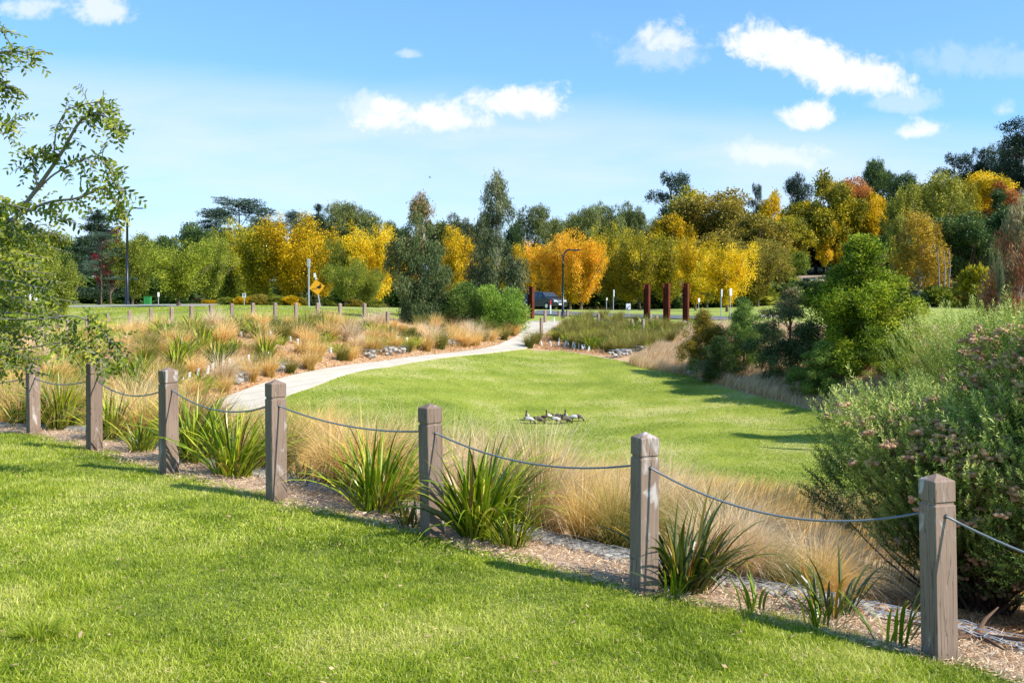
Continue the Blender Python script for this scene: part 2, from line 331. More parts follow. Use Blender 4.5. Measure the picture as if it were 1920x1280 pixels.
M['euccopper'] = leafmat('copper_gum_leaves', Y((134, 86, 56), (172, 112, 76), (160, 146, 106), (144, 152, 108)), .3)
M['poplar'] = leafmat('poplar_leaves', Y((104, 108, 44), (140, 142, 56), (170, 166, 68), (192, 182, 84)), .3)
M['poplargold'] = leafmat('gold_poplar_leaves', Y((136, 122, 58), (182, 154, 62), (214, 178, 66), (230, 196, 80)), .3)
M['rust'] = leafmat('rust_leaves', Y((140, 84, 52), (186, 116, 66), (206, 140, 80), (214, 168, 96)), .3)
M['crimson'] = leafmat('crimson_leaves', Y((70, 20, 28), (100, 30, 38), (125, 40, 45), (110, 50, 45)), .25)
M['elm'] = leafmat('small_elm_leaves', Y((60, 80, 26), (98, 118, 34), (142, 154, 46), (192, 182, 80)), .35, .45, .35)
M['flax'] = leafmat('flax_leaves', Y((52, 72, 20), (108, 132, 32), (166, 180, 50), (214, 200, 86), (150, 108, 58)), .25, .35, .45)
M['flaxdark'] = leafmat('dark_flax_leaves', Y((34, 44, 16), (58, 72, 24), (96, 106, 38), (176, 140, 52), (150, 90, 40)), .2, .35, .45)
M['tussock'] = leafmat('tussock_blades', Y((118, 104, 44), (206, 170, 96), (246, 210, 140), (252, 230, 178)), .3)
M['tussockgreen'] = leafmat('green_tussock_blades', Y((84, 94, 40), (132, 132, 60), (186, 166, 96), (222, 196, 136)), .3)
M['drygrass'] = leafmat('dry_grass_blades', Y((166, 140, 98), (208, 178, 132), (234, 208, 168), (244, 226, 196)), .3)
M['straplime'] = leafmat('lime_strap_leaves', Y((84, 104, 28), (134, 154, 40), (182, 190, 54), (216, 208, 84)), .35)
M['strapgreen'] = leafmat('green_strap_leaves', Y((42, 68, 24), (66, 98, 34), (100, 132, 44), (140, 160, 70)), .3)
M['litter'] = leafmat('straw_litter', Y((148, 118, 88), (196, 166, 132), (222, 198, 164), (236, 222, 198)), .15)
M['rustlitter'] = leafmat('rust_litter', Y((160, 110, 72), (196, 146, 102), (214, 174, 130), (222, 196, 156)), .15)
M['lawn'] = leafmat('lawn_blades', Y((98, 118, 38), (146, 165, 50), (188, 198, 76), (222, 213, 144)), .4, .45, .35)
M['lawn2'] = leafmat('lower_lawn_blades', Y((104, 128, 38), (146, 162, 50), (184, 188, 74), (214, 202, 124)), .4, .5, .25)
M['daisy'] = leafmat('rosemary_bush_leaves', Y((62, 74, 38), (90, 116, 54), (148, 168, 78), (214, 220, 130)), .3, .5, .3)
M['daisylight'] = leafmat('pale_bush_leaves', Y((78, 96, 42), (124, 148, 60), (176, 192, 88), (222, 226, 138)), .35, .5, .3)
M['flowerbrown'] = simple('spent_flowers', s2l(196, 156, 122), .95, .1, 0, .35, 60, .6)
M['stem'] = bark('shrub_stem', (.08, .045, .03), (.19, .12, .08), 20)

# ------------------------------------------------------------------ terrain
def w3(px, py, d): return np.array([(px-CX)/F*d, d, ZC-(py-HY)/F*d])
POSTS = [(-330, 800, 12.4, 45), (63, 813, 11.3, 45), (177, 844, 9.9, 46), (317, 887, 8.38, 50), (518.5, 937, 7.38, 38), (811, 1007, 6.62, 37), (1207, 1108, 5.58, 23), (1762, 1237, 4.77, 15), (2560, 1500, 3.75, 10)]
PB = np.array([w3(a, b, d) for a, b, d, r in POSTS])
poly = np.vstack([[-60, 22], [-20, 15.5], PB[:, :2], [5.2, 2.6], [12, -6], [30, -40]])
def sdist(X, Yy):
    P = np.stack([X, Yy], -1).reshape(-1, 2); best = np.full(len(P), 1e9); sg = np.ones(len(P))
    for a, b in zip(poly[:-1], poly[1:]):
        ab = b-a; t = np.clip(((P-a)@ab)/(ab@ab), 0, 1); q = a+t[:, None]*ab; d = np.linalg.norm(P-q, axis=1)
        cr = ab[0]*(P[:, 1]-a[1])-ab[1]*(P[:, 0]-a[0]); u = d < best; best = np.where(u, d, best); sg = np.where(u, np.sign(cr), sg)
    return (best*sg).reshape(np.shape(X))
class TPS:
    def __init__(s, P, z, lam):
        n = len(P); K = s.k(P, P)+lam*np.eye(n); Q = np.hstack([np.ones((n, 1)), P]); A = np.block([[K, Q], [Q.T, np.zeros((3, 3))]])
        s.w = np.linalg.solve(A, np.concatenate([z, np.zeros(3)])); s.P = P
    def k(s, A, B):
        r2 = ((A[:, None]-B[None])**2).sum(-1)+1e-12; return .5*r2*np.log(r2)
    def __call__(s, Q):
        o = np.empty(len(Q))
        for i in range(0, len(Q), 60000):
            q = Q[i:i+60000]; o[i:i+60000] = s.k(q, s.P)@s.w[:-3]+s.w[-3]+q@s.w[-2:]
        return o
CP = [(1760,1219,5.5),(1200,1076,6.5),(800,989,7.6),(500,918,8.6),(200,848,11),(0,811,13),(-300,780,15),
 (1300,938,12),(1000,930,12),(700,880,13),(450,830,15),(200,788,17),(1600,1000,10),(1900,1120,8),(0,751,18),(-400,720,22),
 (1300,890,21.5),(1000,890,18.5),(700,832,20),(950,795,29),(1500,850,24.5),(1850,850,24),(1530,765,30),(560,745,28),(700,692,34.5),(850,666,40),(1000,656,45),(1150,672,42),(1290,703,38),
 (430,740,27),(300,762,23),(1300,800,28),(800,740,31),(1050,720,36),
 (500,715,30),(600,692,33.3),(700,678,36.3),(850,658,41.3),(950,645,45.5),(985,620,50.5),(1010,603,54.5),(1055,600,56.5),
 (33,655,41),(127,639,41),(203,628,41),(283,618,41),(359,612,41),(435,609,41),(516,608,41.5),(600,608,43),(683,608,45),(800,608,50),(900,606,53),
 (350,680,30),(500,655,34),(650,640,38.5),(800,632,45),(150,680,27),(0,690,24),
 (0,598,50),(250,574,64),(500,573,66),(600,575,68),(700,583,62),(0,577,70),(-300,590,60),
 (1300,602,56),(1200,603,56),(1480,598,60),(1700,610,50),(1900,622,42),(1250,642,47),(1100,640,47),(1200,655,45.5),(1150,620,51),(1400,650,43),(1600,670,34),(1800,690,28),
 (960,581,110),(500,576,110),(100,571,110),(1400,581,110),(1800,580,115),(960,571,200),(200,567,200),(1300,570,190),(1480,560,165),(1500,545,190),(1520,519,232),(1250,535,270),
 (1700,500,260),(1900,445,280),(1850,565,170),(1700,566,170),(2300,420,280),(960,562,420),(100,562,420),(1500,450,420),(1900,370,420),(-500,575,110),(-500,566,300),(2300,600,70),(2200,575,170),(2200,700,24)]
CP = np.array(CP, float)
tps = TPS(np.stack([(CP[:, 0]-CX)/F*1.6, np.log(CP[:, 2])], 1), -(CP[:, 1]-HY)/F, 2e-4)
UP = np.vstack([PB, [w3(0, 1280, 3.85), w3(960, 1280, 4.08), w3(1900, 1285, 4.4), [-6, 0, ZC-1.38], [0, 0, ZC-1.6], [6, 0, ZC-1.95], [-14, 10, ZC-1.5], [-3, -8, ZC-1.5], [6, -8, ZC-1.9], w3(300, 1050, 5.5), w3(900, 1130, 5.2), w3(-300, 950, 7)]])
PBs = UP.copy()
tpu = TPS(UP[:, :2]/5, UP[:, 2], 3e-2)
def height(X, Yy):
    X = np.asarray(X, float); Yy = np.asarray(Yy, float); sh = X.shape; x = X.ravel(); y = Yy.ravel()
    yc = np.clip(y, 5.0, 430); u = np.clip(x/np.maximum(yc, 5), -.85, .85)
    low = ZC + tps(np.stack([u*1.6, np.log(yc)], 1))*yc
    s = sdist(x, y)
    up = tpu(np.stack([np.clip(x, -16, 8), np.clip(y, -9, 17)], 1)/5)
    w = np.clip((s-.66)/.3, 0, 1); w = w*w*(3-2*w)
    far = np.clip((y-430)/600, 0, 1)
    return (up*(1-w)+low*w - 0*far).reshape(sh)
def hz(x, y): return float(height(np.array([x]), np.array([y]))[0])
_D = np.exp(np.linspace(math.log(3.0), math.log(420), 900))
def hit(px, py, dmin=3.0):
    """where the photo ray through (px, py) meets the terrain"""
    u = (px-CX)/F; t = -(py-HY)/F; D = _D[_D >= dmin]; h = height(u*D, D)-ZC; T = h/D-t
    k = np.argmax(T >= 0)
    if T[k] < 0: k = len(D)-1
    if k > 0:
        a, b = T[k-1], T[k]; f = -a/(b-a+1e-12); d = D[k-1]+(D[k]-D[k-1])*min(max(f, 0), 1)
    else: d = D[k]
    return np.array([u*d, d, hz(u*d, d)])
def polyhit(pts, dmin=9.0): return np.array([hit(a, b, dmin)[:2] for a, b in pts])
def inside(P, pg):
    x, y = P[..., 0], P[..., 1]; c = np.zeros(x.shape, bool); n = len(pg)
    for i in range(n):
        x1, y1 = pg[i]; x2, y2 = pg[(i+1) % n]
        k = ((y1 > y) != (y2 > y)) & (x < (x2-x1)*(y-y1)/(y2-y1+1e-12)+x1); c ^= k
    return c
def sample_poly(pg, n, mind=0):
    lo, hi = pg.min(0), pg.max(0); out_ = []
    tries = 0
    while len(out_) < n and tries < 200:
        tries += 1
        q = lo+(hi-lo)*rng.random((max(n*2, 64), 2)); q = q[inside(q, pg)]
        for p in q:
            if mind and out_ and min((p[0]-a[0])**2+(p[1]-a[1])**2 for a in out_[-400:]) < mind*mind: continue
            out_.append(p)
            if len(out_) >= n: break
    return np.array(out_)

LAWN2 = polyhit([(500,752),(540,741),(640,704),(760,682),(900,664),(985,654),(1060,658),(1140,672),(1200,683),(1290,703),(1400,738),(1530,768),(1640,800),(1700,850)]) 
LAWN2 = np.vstack([LAWN2, [[10.5, 17], [7.5, 14.5], [3.5, 14.5], [0, 15.5], [-3.0, 17.5], [-5.2, 20.5]]])
LAWN3 = polyhit([(735,598),(690,601),(600,602),(516,602),(435,604),(359,606),(283,613),(203,623),(127,634),(33,649),(-100,670)])
LAWN3 = np.vstack([LAWN3, [[-45, 40], [-50, 66], [-10, 66], [-6, 60]]])
BED = polyhit([(-100,690),(33,660),(203,632),(359,614),(516,611),(690,611),(900,608),(975,606),(985,615),(970,632),(935,648),(840,662),(700,680),(600,693),(500,717),(415,746)])
BED = np.vstack([BED, polyhit([(250,800),(60,780),(-100,770)])])
BED2 = polyhit([(995,652),(1018,630),(1060,603),(1140,607),(1250,608),(1330,610),(1290,640),(1230,655),(1160,671),(1060,658)])
# ground sheet, split by what grows on it
def tgrid():
    th = np.concatenate([np.radians(np.linspace(-180, -50, 40, endpoint=False)), np.radians(np.linspace(-50, 50, 760)), np.radians(np.linspace(50, 180, 41)[1:])])
    r = [1.2]
    while r[-1] < 5000: r.append(r[-1]*(1.0065 if r[-1] < 75 else 1.02 if r[-1] < 500 else 1.15))
    r = np.array(r); O = np.array([0, -5.0])
    X = O[0]+r[:, None]*np.sin(th)[None]; Yy = O[1]+r[:, None]*np.cos(th)[None]
    return X, Yy
TX, TY = tgrid(); TZ = height(TX, TY)
s_ = sdist((TX[:-1, :-1]+TX[1:, 1:])/2, (TY[:-1, :-1]+TY[1:, 1:])/2); C2 = np.stack([(TX[:-1, :-1]+TX[1:, 1:])/2, (TY[:-1, :-1]+TY[1:, 1:])/2], -1)
zone = np.full(s_.shape, 4)                                  # far field
zone[(C2[..., 1] < 52) & (s_ > .5)] = 5                      # rough banks
zone[(C2[..., 1] > 140)] = 6
zone[(C2[..., 1] > 400)] = 4
zone[inside(C2, LAWN3)] = 3
zone[inside(C2, BED)] = 2
zone[inside(C2, BED2)] = 2
zone[inside(C2, LAWN2) & (s_ > .9)] = 1
zone[s_ < .6] = 7
zone[s_ < .02] = 0
nr, nc = TX.shape; idx = np.arange(nr*nc).reshape(nr, nc)
quads = np.stack([idx[:-1, :-1], idx[1:, :-1], idx[1:, 1:], idx[:-1, 1:]], -1).reshape(-1, 4)[:, ::-1]
TV = np.stack([TX, TY, TZ], -1).reshape(-1, 3); zf = zone.ravel()
for k, nm, mt in ((0, 'upper_lawn', 'lawn_soil'), (1, 'lower_lawn', 'mown'), (2, 'garden_bed', 'bedsoil'), (3, 'verge_lawn', 'mown'), (4, 'field', 'field'), (5, 'bank', 'bedsoil'), (6, 'hillside', 'farsoil'), (7, 'mulch_strip', 'mulch')):
    q = quads[zf == k]; u, inv = np.unique(q, return_inverse=True); g = G(); g.add(TV[u], inv.reshape(q.shape)); tag(g.build(nm, M[mt], smooth=True), kind='structure')
del TV, quads

# footpath
PR = [(505,764),(540,741),(640,704),(760,682),(900,664),(985,654),(1003,648),(1020,628),(1062,603)]      # lawn side
PL = [(330,800),(415,746),(500,717),(600,693),(700,680),(840,662),(935,648),(972,630),(985,603)]      # bed side
def resample(P, n):
    P = np.asarray(P, float); d = np.concatenate([[0], np.cumsum(np.linalg.norm(np.diff(P, axis=0), axis=1))]); t = np.linspace(0, d[-1], n)
    # smooth by Catmull-ish cubic through cumulative parameter
    Q = np.stack([np.interp(t, d, P[:, k]) for k in range(P.shape[1])], 1)
    for _ in range(int(n*.05)): Q[1:-1] = .25*Q[:-2]+.5*Q[1:-1]+.25*Q[2:]
    return Q
def strip(name, A, B, mat, thick=.02, n=160, across=6, lift=.02, label=None, kind='structure'):
    A = resample(A, n); B = resample(B, n); g = G(); V = []
    w = np.linspace(0, 1, across+1)
    P = A[:, None]*(1-w)[None, :, None]+B[:, None]*w[None, :, None]; Z = height(P[..., 0], P[..., 1])
    Z = Z*.5+.5*Z.mean(1, keepdims=True)
    top = np.concatenate([P, (Z+lift)[..., None]], -1); m = across+1
    d = np.concatenate([[0], np.cumsum(np.linalg.norm(np.diff(P.mean(1), axis=0), axis=1))])
    i = np.arange((n-1))[:, None]*m; j = np.arange(across)[None]
    g.add(top.reshape(-1, 3), np.stack([i+j, i+j+1, i+m+j+1, i+m+j], -1).reshape(-1, 4), np.repeat(d/1.8, m))
    for c in (0, across):
        e = top[:, c]; lo = e-np.array([0, 0, .25]); vv = np.stack([e, lo], 1).reshape(-1, 3); k = np.arange(n-1)[:, None]*2
        g.add(vv, k+np.array([[0, 1, 3, 2]]), .5)
    o = g.build(name, mat, smooth=False)
    return tag(o, label, kind=kind)
AP = np.vstack([[[-8.2, 20]], polyhit(PR)]); BPp = np.vstack([[[-10.5, 20]], polyhit(PL)])
strip('footpath', AP, BPp, M['concrete'], lift=.035)
strip('road', [[-70, 61], [-19, 60.5]], [[-70, 70], [-21, 69]], M['palepath'], lift=.03, n=60)
strip('kerb', [[-70, 70.1], [-21, 69.1]], [[-70, 70.4], [-21, 69.4]], M['kerb'], lift=.08, across=1, n=60)
strip('road', [[1.2, 61], [12.5, 56.5]], [[2.0, 74], [14.5, 61.5]], M['asphalt'], lift=.03, n=60)
strip('road', [[-12, 100], [16, 100]], [[-12, 109], [16, 109]], M['asphalt'], lift=.03, n=60)
strip('path', [w3(1425, 600, 62)[:2], w3(1465, 600, 62)[:2]], [w3(1425, 600, 66)[:2], w3(1465, 600, 66)[:2]], M['concrete'], lift=.06, n=12)
strip('driveway', [hit(1500, 552, 120)[:2], hit(1488, 519, 150)[:2]], [hit(1585, 552, 120)[:2], hit(1590, 519, 150)[:2]], M['gravel'], lift=.25, n=40)

# ------------------------------------------------------------------ fence of timber bollards and wire rope
W, H = .1225, .92
def bollard_mesh(name, mat, h, w, sink=.25):
    g = G(); b = w/2; gw = b-.007; c = .004
    prof = [(-sink, b), (h-.152, b), (h-.147, gw), (h-.135, gw), (h-.130, b), (h-.034, b), (h-.030, b-c)]
    V = []; n = 8
    for z, r in prof:
        k = min(c, r*.2); V += [(-r, -r+k, z), (-r+k, -r, z), (r-k, -r, z), (r, -r+k, z), (r, r-k, z), (r-k, r, z), (-r+k, r, z), (-r, r-k, z)]
    V.append((0, 0, h)); Fq = [[i*n+j, i*n+(j+1) % n, (i+1)*n+(j+1) % n, (i+1)*n+j] for i in range(len(prof)-1) for j in range(n)]
    m_ = (len(prof)-1)*n; Ft = [[m_+j, m_+(j+1) % n, m_+n] for j in range(n)]
    g.add(V, [np.array(Fq), np.array(Ft)]); return g.mesh(name, mat)
bm_near = bollard_mesh('timber_bollard', M['post'], H, W)
eye = G(); eye.tube([(0, -W/2-.004, H-.20), (0, W/2+.004, H-.20)], [.011, .011], 10); eye_me = eye.mesh('rope_hole', M['eye'])
plabels = ['weathered timber bollard at the far left, hidden behind the leaning tree', 'leftmost near bollard under the drooping leafy branches', 'timber bollard just right of the leafy branches, second from the left', 'timber bollard with flax on both sides, third from the left',
 'timber bollard in front of the curving footpath, left of the pale tussocks', 'timber bollard between the two big bright flax clumps', 'timber bollard with white drip stains left of the dark flax', 'nearest and largest timber bollard, in front of the big round shrub', 'timber bollard beyond the right end of the view']
posts = []
for i, (px, py, d, rz) in enumerate(POSTS):
    x, y, z = PB[i]; o = bpy.data.objects.new('timber_bollard', bm_near); COL.objects.link(o)
    top = z+H; zg = hz(x, y)
    o.location = (x, y, z if i not in (1, 2) else z); o.rotation_euler = (R(random.uniform(-1, 1)), R(random.uniform(-1, 1)), R(rz))
    if i == 1: o.scale = (1.0, 1.0, .9)
    tag(o, plabels[i], 'bollard', 'timber bollards along the near lawn edge')
    e = bpy.data.objects.new('rope_hole', eye_me); COL.objects.link(e); e.parent = o
    posts.append(o)
bpy.context.view_layer.update()
SAG = [.15, .06, .10, .11, .06, .10, .15, .12]
rl = ['left of the branch-covered bollard', 'between the leftmost near bollard and the second', 'between the second and third bollards from the left', 'in front of the left flax clumps, dipping before the footpath', 'in front of the pale tussocks left of centre', 'above the big bright flax at centre', 'above the dark flax, ending at the nearest bollard', 'from the nearest bollard out of the right edge']
def rope(a, b, sag, rad, label, group, n=22, mat=None, name='wire_rope'):
    t = np.linspace(0, 1, n)[:, None]; P = a*(1-t)+b*t; P[:, 2] -= (4*sag*t*(1-t))[:, 0]
    g = G(); g.tube(P, rad, 7); o = g.build(name, mat or M['rope'], smooth=True); tag(o, label, 'rope', group); return o
for i in range(len(posts)-1):
    a = posts[i].matrix_world@Vector((0, -W/2-.003, H-.20)); b = posts[i+1].matrix_world@Vector((0, W/2+.003, H-.20))
    rope(np.array(a), np.array(b), SAG[i], .0062, 'sagging grey wire rope '+rl[i], 'wire ropes strung between the near bollards')

# far row of bollards behind the planted bank
bm_far = bollard_mesh('timber_bollard', M['farpost'], H, .13)
FARROW = [(-45, 636), (-6, 625), (33, 614), (80, 605), (127, 598), (164, 592), (203, 587), (243, 581), (283, 577), (322, 575), (359, 572), (396, 570), (435, 568), (474, 567), (516, 567), (555, 567), (595, 567), (638, 568), (683, 568), (727, 569)]
ORD = 'first second third fourth fifth sixth seventh eighth ninth tenth eleventh twelfth thirteenth fourteenth fifteenth sixteenth seventeenth eighteenth nineteenth twentieth'.split()
prev = None
for i, (px, ty) in enumerate(FARROW):
    d = 41.0 if i < 14 else 41+(i-13)*.5
    x = (px-CX)/F*d; ztop = ZC-(ty-HY)/F*d; o = bpy.data.objects.new('timber_bollard', bm_far); COL.objects.link(o)
    zg = hz(x, d); o.location = (x, d, min(ztop-H, zg+.05) if abs(ztop-H-zg) > .12 else ztop-H); o.location.z = ztop-H if abs(ztop-H-zg) < .3 else zg; o.rotation_euler = (R(random.uniform(-1, 1)), R(random.uniform(-1, 1)), R(38+random.uniform(-6, 6)))
    tag(o, 'small far timber bollard above the planted bank, '+ORD[i]+' from the left in its row', 'bollard', 'far bollards along the top of the planted bank')
    p = np.array([x, d, o.location.z+H-.2])
    if prev is not None: rope(prev, p, .07, .008, 'thin rope from the '+ORD[i-1]+' to the '+ORD[i]+' far bollard above the planted bank', 'far ropes above the planted bank', 8)
    prev = p
others = [(1015, 579, 49, 'bollard standing in the middle of the footpath at its far end'), (1022, 581, 54, 'bollard just behind the one on the footpath'), (988, 585, 57, 'bollard left of the single rusty column, beside the green bush'), (981, 583, 58, 'bollard half hidden by the green bush near the single rusty column'),
 (1048, 582, 60, 'bollard left of the black lamp post near the road'), (1064, 580, 60, 'bollard right of the black lamp post near the road'), (1122, 588, 51, 'bollard in the planted bed right of the footpath'), (1185, 598, 50, 'leftmost of the bollards before the three rusty columns'), (1206, 596, 49, 'roped bollard below the left rusty column'),
 (1220, 589, 52, 'bollard between the left and middle rusty columns'), (1231, 591, 52, 'bollard just left of the middle rusty column'), (1316, 579, 57, 'bollard right of the three rusty columns on the grass')]
op = {}
for k, (px, ty, d, lab) in enumerate(others):
    x = (px-CX)/F*d; o = bpy.data.objects.new('timber_bollard', bm_far); COL.objects.link(o); z = ZC-(ty-HY)/F*d-H; zg = hz(x, d)
    o.location = (x, d, z if z < zg+.02 else zg); o.rotation_euler = (0, 0, R(30)); tag(o, lab, 'bollard', 'bollards near the road'); op[k] = np.array([x, d, o.location.z+H-.2])
for a, b, l in ((7, 8, 'left of the roped bollard'), (8, 9, 'between the left and middle rusty columns'), (6, 7, 'low over the planted bed')):
    rope(op[a], op[b], .1, .009, 'thin pale rope near the rusty columns, '+l, 'ropes near the road', 8)
g = G(); g.tube([(0, 0, -.1), (0, 0, .62)], .05, 8); mk_ = g.build('marker_post', M['white']); g = G(); g.tube([(0, 0, .62), (0, 0, .95)], .052, 8); g.build('red_top', M['red'], mk_)
p = w3(1032, 597, 62); mk_.location = (p[0], p[1], hz(p[0], p[1])); tag(mk_, 'white marker post with red top beside the road', 'marker post')

# ------------------------------------------------------------------ rusty steel columns
def column(px, y0, y1, d, wpx, label):
    x = (px-CX)/F*d; zg = hz(x, d); h = ZC-(y0-HY)/F*d-zg; w = wpx/F*d
    g = G(); t = .02
    # H section: two flanges joined by a web, seen corner-on
    g.box((0, -w*.36, h/2-.15), (w*.72, t, h+.3)); g.box((0, w*.36, h/2-.15), (w*.72, t, h+.3)); g.box((0, 0, h/2-.15), (t, w*.72-t-.004, h+.3))
    o = g.build('rusty_column', M['corten']); o.location = (x, d, zg); o.rotation_euler = (0, 0, R(62))
    return tag(o, label, 'column', 'rusty steel columns')
column(995.5, 537, 600, 57, 13, 'single rusty steel column left of the dark car')
column(1213, 533, 600, 55, 13, 'leftmost of the three rusty steel columns')
column(1250, 531, 602, 54, 14, 'middle of the three rusty steel columns')
column(1286, 531, 603, 54, 13, 'rightmost of the three rusty steel columns')
column(967, 541, 600, 60, 10, 'rusty column mostly hidden behind the green bushes')

# ------------------------------------------------------------------ lamps
def lamp(px, ytop, d, reach, rad, label):
    x = (px-CX)/F*d; zg = hz(x, d); h = ZC-(ytop-HY)/F*d-zg
    g = G(); g.tube([(0, 0, -.2), (0, 0, .35), (0, 0, .36), (0, 0, h*.9-.4)], [rad*1.35, rad*1.35, rad, rad*.62], 10)
    r_ = reach; n = 9; P = [(0, 0, h*.9-.4)]+[(r_*(1-math.cos(a)), 0, h*.9-.4+(h*.1+.4)*math.sin(a)) for a in np.linspace(0, math.pi/2, n)][1:]+[(r_*1.4, 0, h)]
    root = empty('street_lamp', (x, d, zg)); g.tube(P, rad*.5, 8); g.build('pole', M['black'], root, True)
    q = G(); q.box((r_*1.4+.28, 0, h-.02), (.62, .22, .07), taper=.8); q.box((r_*1.4+.3, 0, h-.065), (.4, .16, .02)); q.build('lamp_head', M['black'], root)
    return tag(root, label, 'street lamp', 'black street lamps')
lamp(238.5, 390, 80, .55, .14, 'tall black street lamp beside the road at left')
lamp(1055.5, 468, 58, .33, .085, 'shorter black street lamp in front of the orange tree at the path end')

# ------------------------------------------------------------------ signs
def pole(px, y0, d, rad, root=None): 
    x = (px-CX)/F*d; zg = hz(x, d); return x, zg, ZC-(y0-HY)/F*d-zg
# duck crossing sign on a leaning pole
d = 68; x, zg, h = pole(600, 524, d, .04); root = empty('warning_sign', (x, d, zg)); root.rotation_euler = (0, R(-9), 0)
g = G(); g.tube([(0, .03, -.2), (0, .03, h+.05)], .04, 8); g.build('pole', M['galv'], root)
zc_ = h-.52; r_ = .56
g = G(); g.prism([(-r_, zc_), (0, zc_-r_), (r_, zc_), (0, zc_+r_)], -.02, -.008); plate = g.build('sign_plate', M['yellow'], root)
g = G()
def el(cx, cz, rx, rz, y=-.026, n=14): g.prism([(cx+rx*math.cos(a), cz+rz*math.sin(a)) for a in np.linspace(0, 2*math.pi, n, endpoint=False)], y, -.0215)
el(.16, zc_-.02, .17, .09); el(.27, zc_+.13, .065, .055); el(.24, zc_+.05, .04, .1, -.0265); g.prism([(.31, zc_+.14), (.39, zc_+.11), (.31, zc_+.1)], -.0255, -.0215)
g.prism([(0.02, zc_), (-.06, zc_+.06), (.04, zc_-.04)], -.0255, -.0215); g.box((.13, -.024, zc_-.14), (.02, .004, .08)); g.box((.2, -.024, zc_-.14), (.02, .004, .08))
for k in range(3):
    cx = -.08-.13*k; el(cx, zc_-.1-.0*k, .042, .028); el(cx+.035, zc_-.055, .02, .02, -.0265)
g.build('duck_symbol', M['signblack'], plate)
tag(root, 'leaning yellow diamond duck crossing sign on a grey pole', 'road sign')
g = G(); g.box((0, -.05, h+.33), (.16, .03, .3)); g.build('small_panel', M['white'], root); g = G(); g.tube([(0, 0, h), (-.02, -.03, h+.2)], .02, 6); g.box((.04, -.03, h+.08), (.13, .05, .1)); g.build('bracket', M['white'], root)
d = 66; x, zg, h = pole(579, 486, d, .05); root = empty('sign_pole', (x, d, zg)); g = G(); g.tube([(0, 0, -.2), (0, 0, h)], .055, 8); g.build('pole', M['galv'], root)
g = G(); g.box((0, 0, h-.25), (.13, .5, .55)); g.build('side_on_plate', M['galv'], root); tag(root, 'tall grey pole with an edge-on plate left of the duck sign', 'sign pole')
def small_sign(px, y0, y1, d, w, edge, label, symbol=None):
    x, zg, h = pole(px, y0, d, .03); root = empty('street_sign', (x, d, zg)); g = G(); g.tube([(0, 0, -.1), (0, 0, h)], .03, 6); g.build('pole', M['galv'], root)
    hh = (y1-y0)/F*d; g = G(); g.box((0, -.05, h-hh/2), (w, .012, hh)); pl = g.build('sign_plate', M['white'], root)
    if edge: root.rotation_euler = (0, 0, R(edge))
    if symbol == 'arrow':
        g = G(); g.prism([(-w*.34, h-hh*.78), (-w*.22, h-hh*.9), (w*.36, h-hh*.42), (w*.36, h-hh*.3)], -.062, -.0575); g.prism([(-w*.38, h-hh*.62), (-w*.38, h-hh*.93), (-w*.05, h-hh*.93)], -.0625, -.0575); g.build('arrow', M['signblack'], pl)
    if symbol == 'blue':
        g = G(); g.box((0, -.06, h-hh*.3), (w*.7, .006, hh*.3)); g.box((0, -.06, h-hh*.7), (w*.6, .006, hh*.18)); g.build('print', M['signblue'], pl)
    return tag(root, label, 'street sign')
small_sign(1178, 569, 580, 64, .30, 0, 'small white sign with a black arrow left of the rusty columns', 'arrow')
small_sign(458, 550, 558, 72, .27, 0, 'small white and blue notice below the golden trees', 'blue')
small_sign(1150, 543, 556, 72, .22, 72, 'thin grey pole with an edge-on plate behind the arrow sign')
small_sign(1137, 558, 563, 85, .16, 60, 'tiny far sign pole left of the arrow sign')
small_sign(1352, 542, 556, 60, .3, 68, 'left one of the pair of edge-on white signs by the yellow tree')
small_sign(1369, 541, 554, 62, .3, 50, 'right one of the pair of edge-on white signs by the yellow tree')
small_sign(1310, 559, 566, 90, .22, 40, 'small far white sign behind the rusty columns')
# green utility box and little marker
d = 76; x = (277-CX)/F*d; root = empty('utility_box', (x, d, hz(x, d))); g = G(); g.box((0, 0, .32), (.5, .35, .66)); g.box((0, 0, .67), (.54, .39, .05)); g.build('cabinet', M['green_paint'], root)
g = G(); g.box((.1, -.185, .35), (.2, .012, .45)); g.build('door', M['green_paint'], root); tag(root, 'small green utility box right of the tall street lamp', 'utility box')
small_sign(297, 548, 556, 75, .14, 30, 'short white marker right of the green utility box')

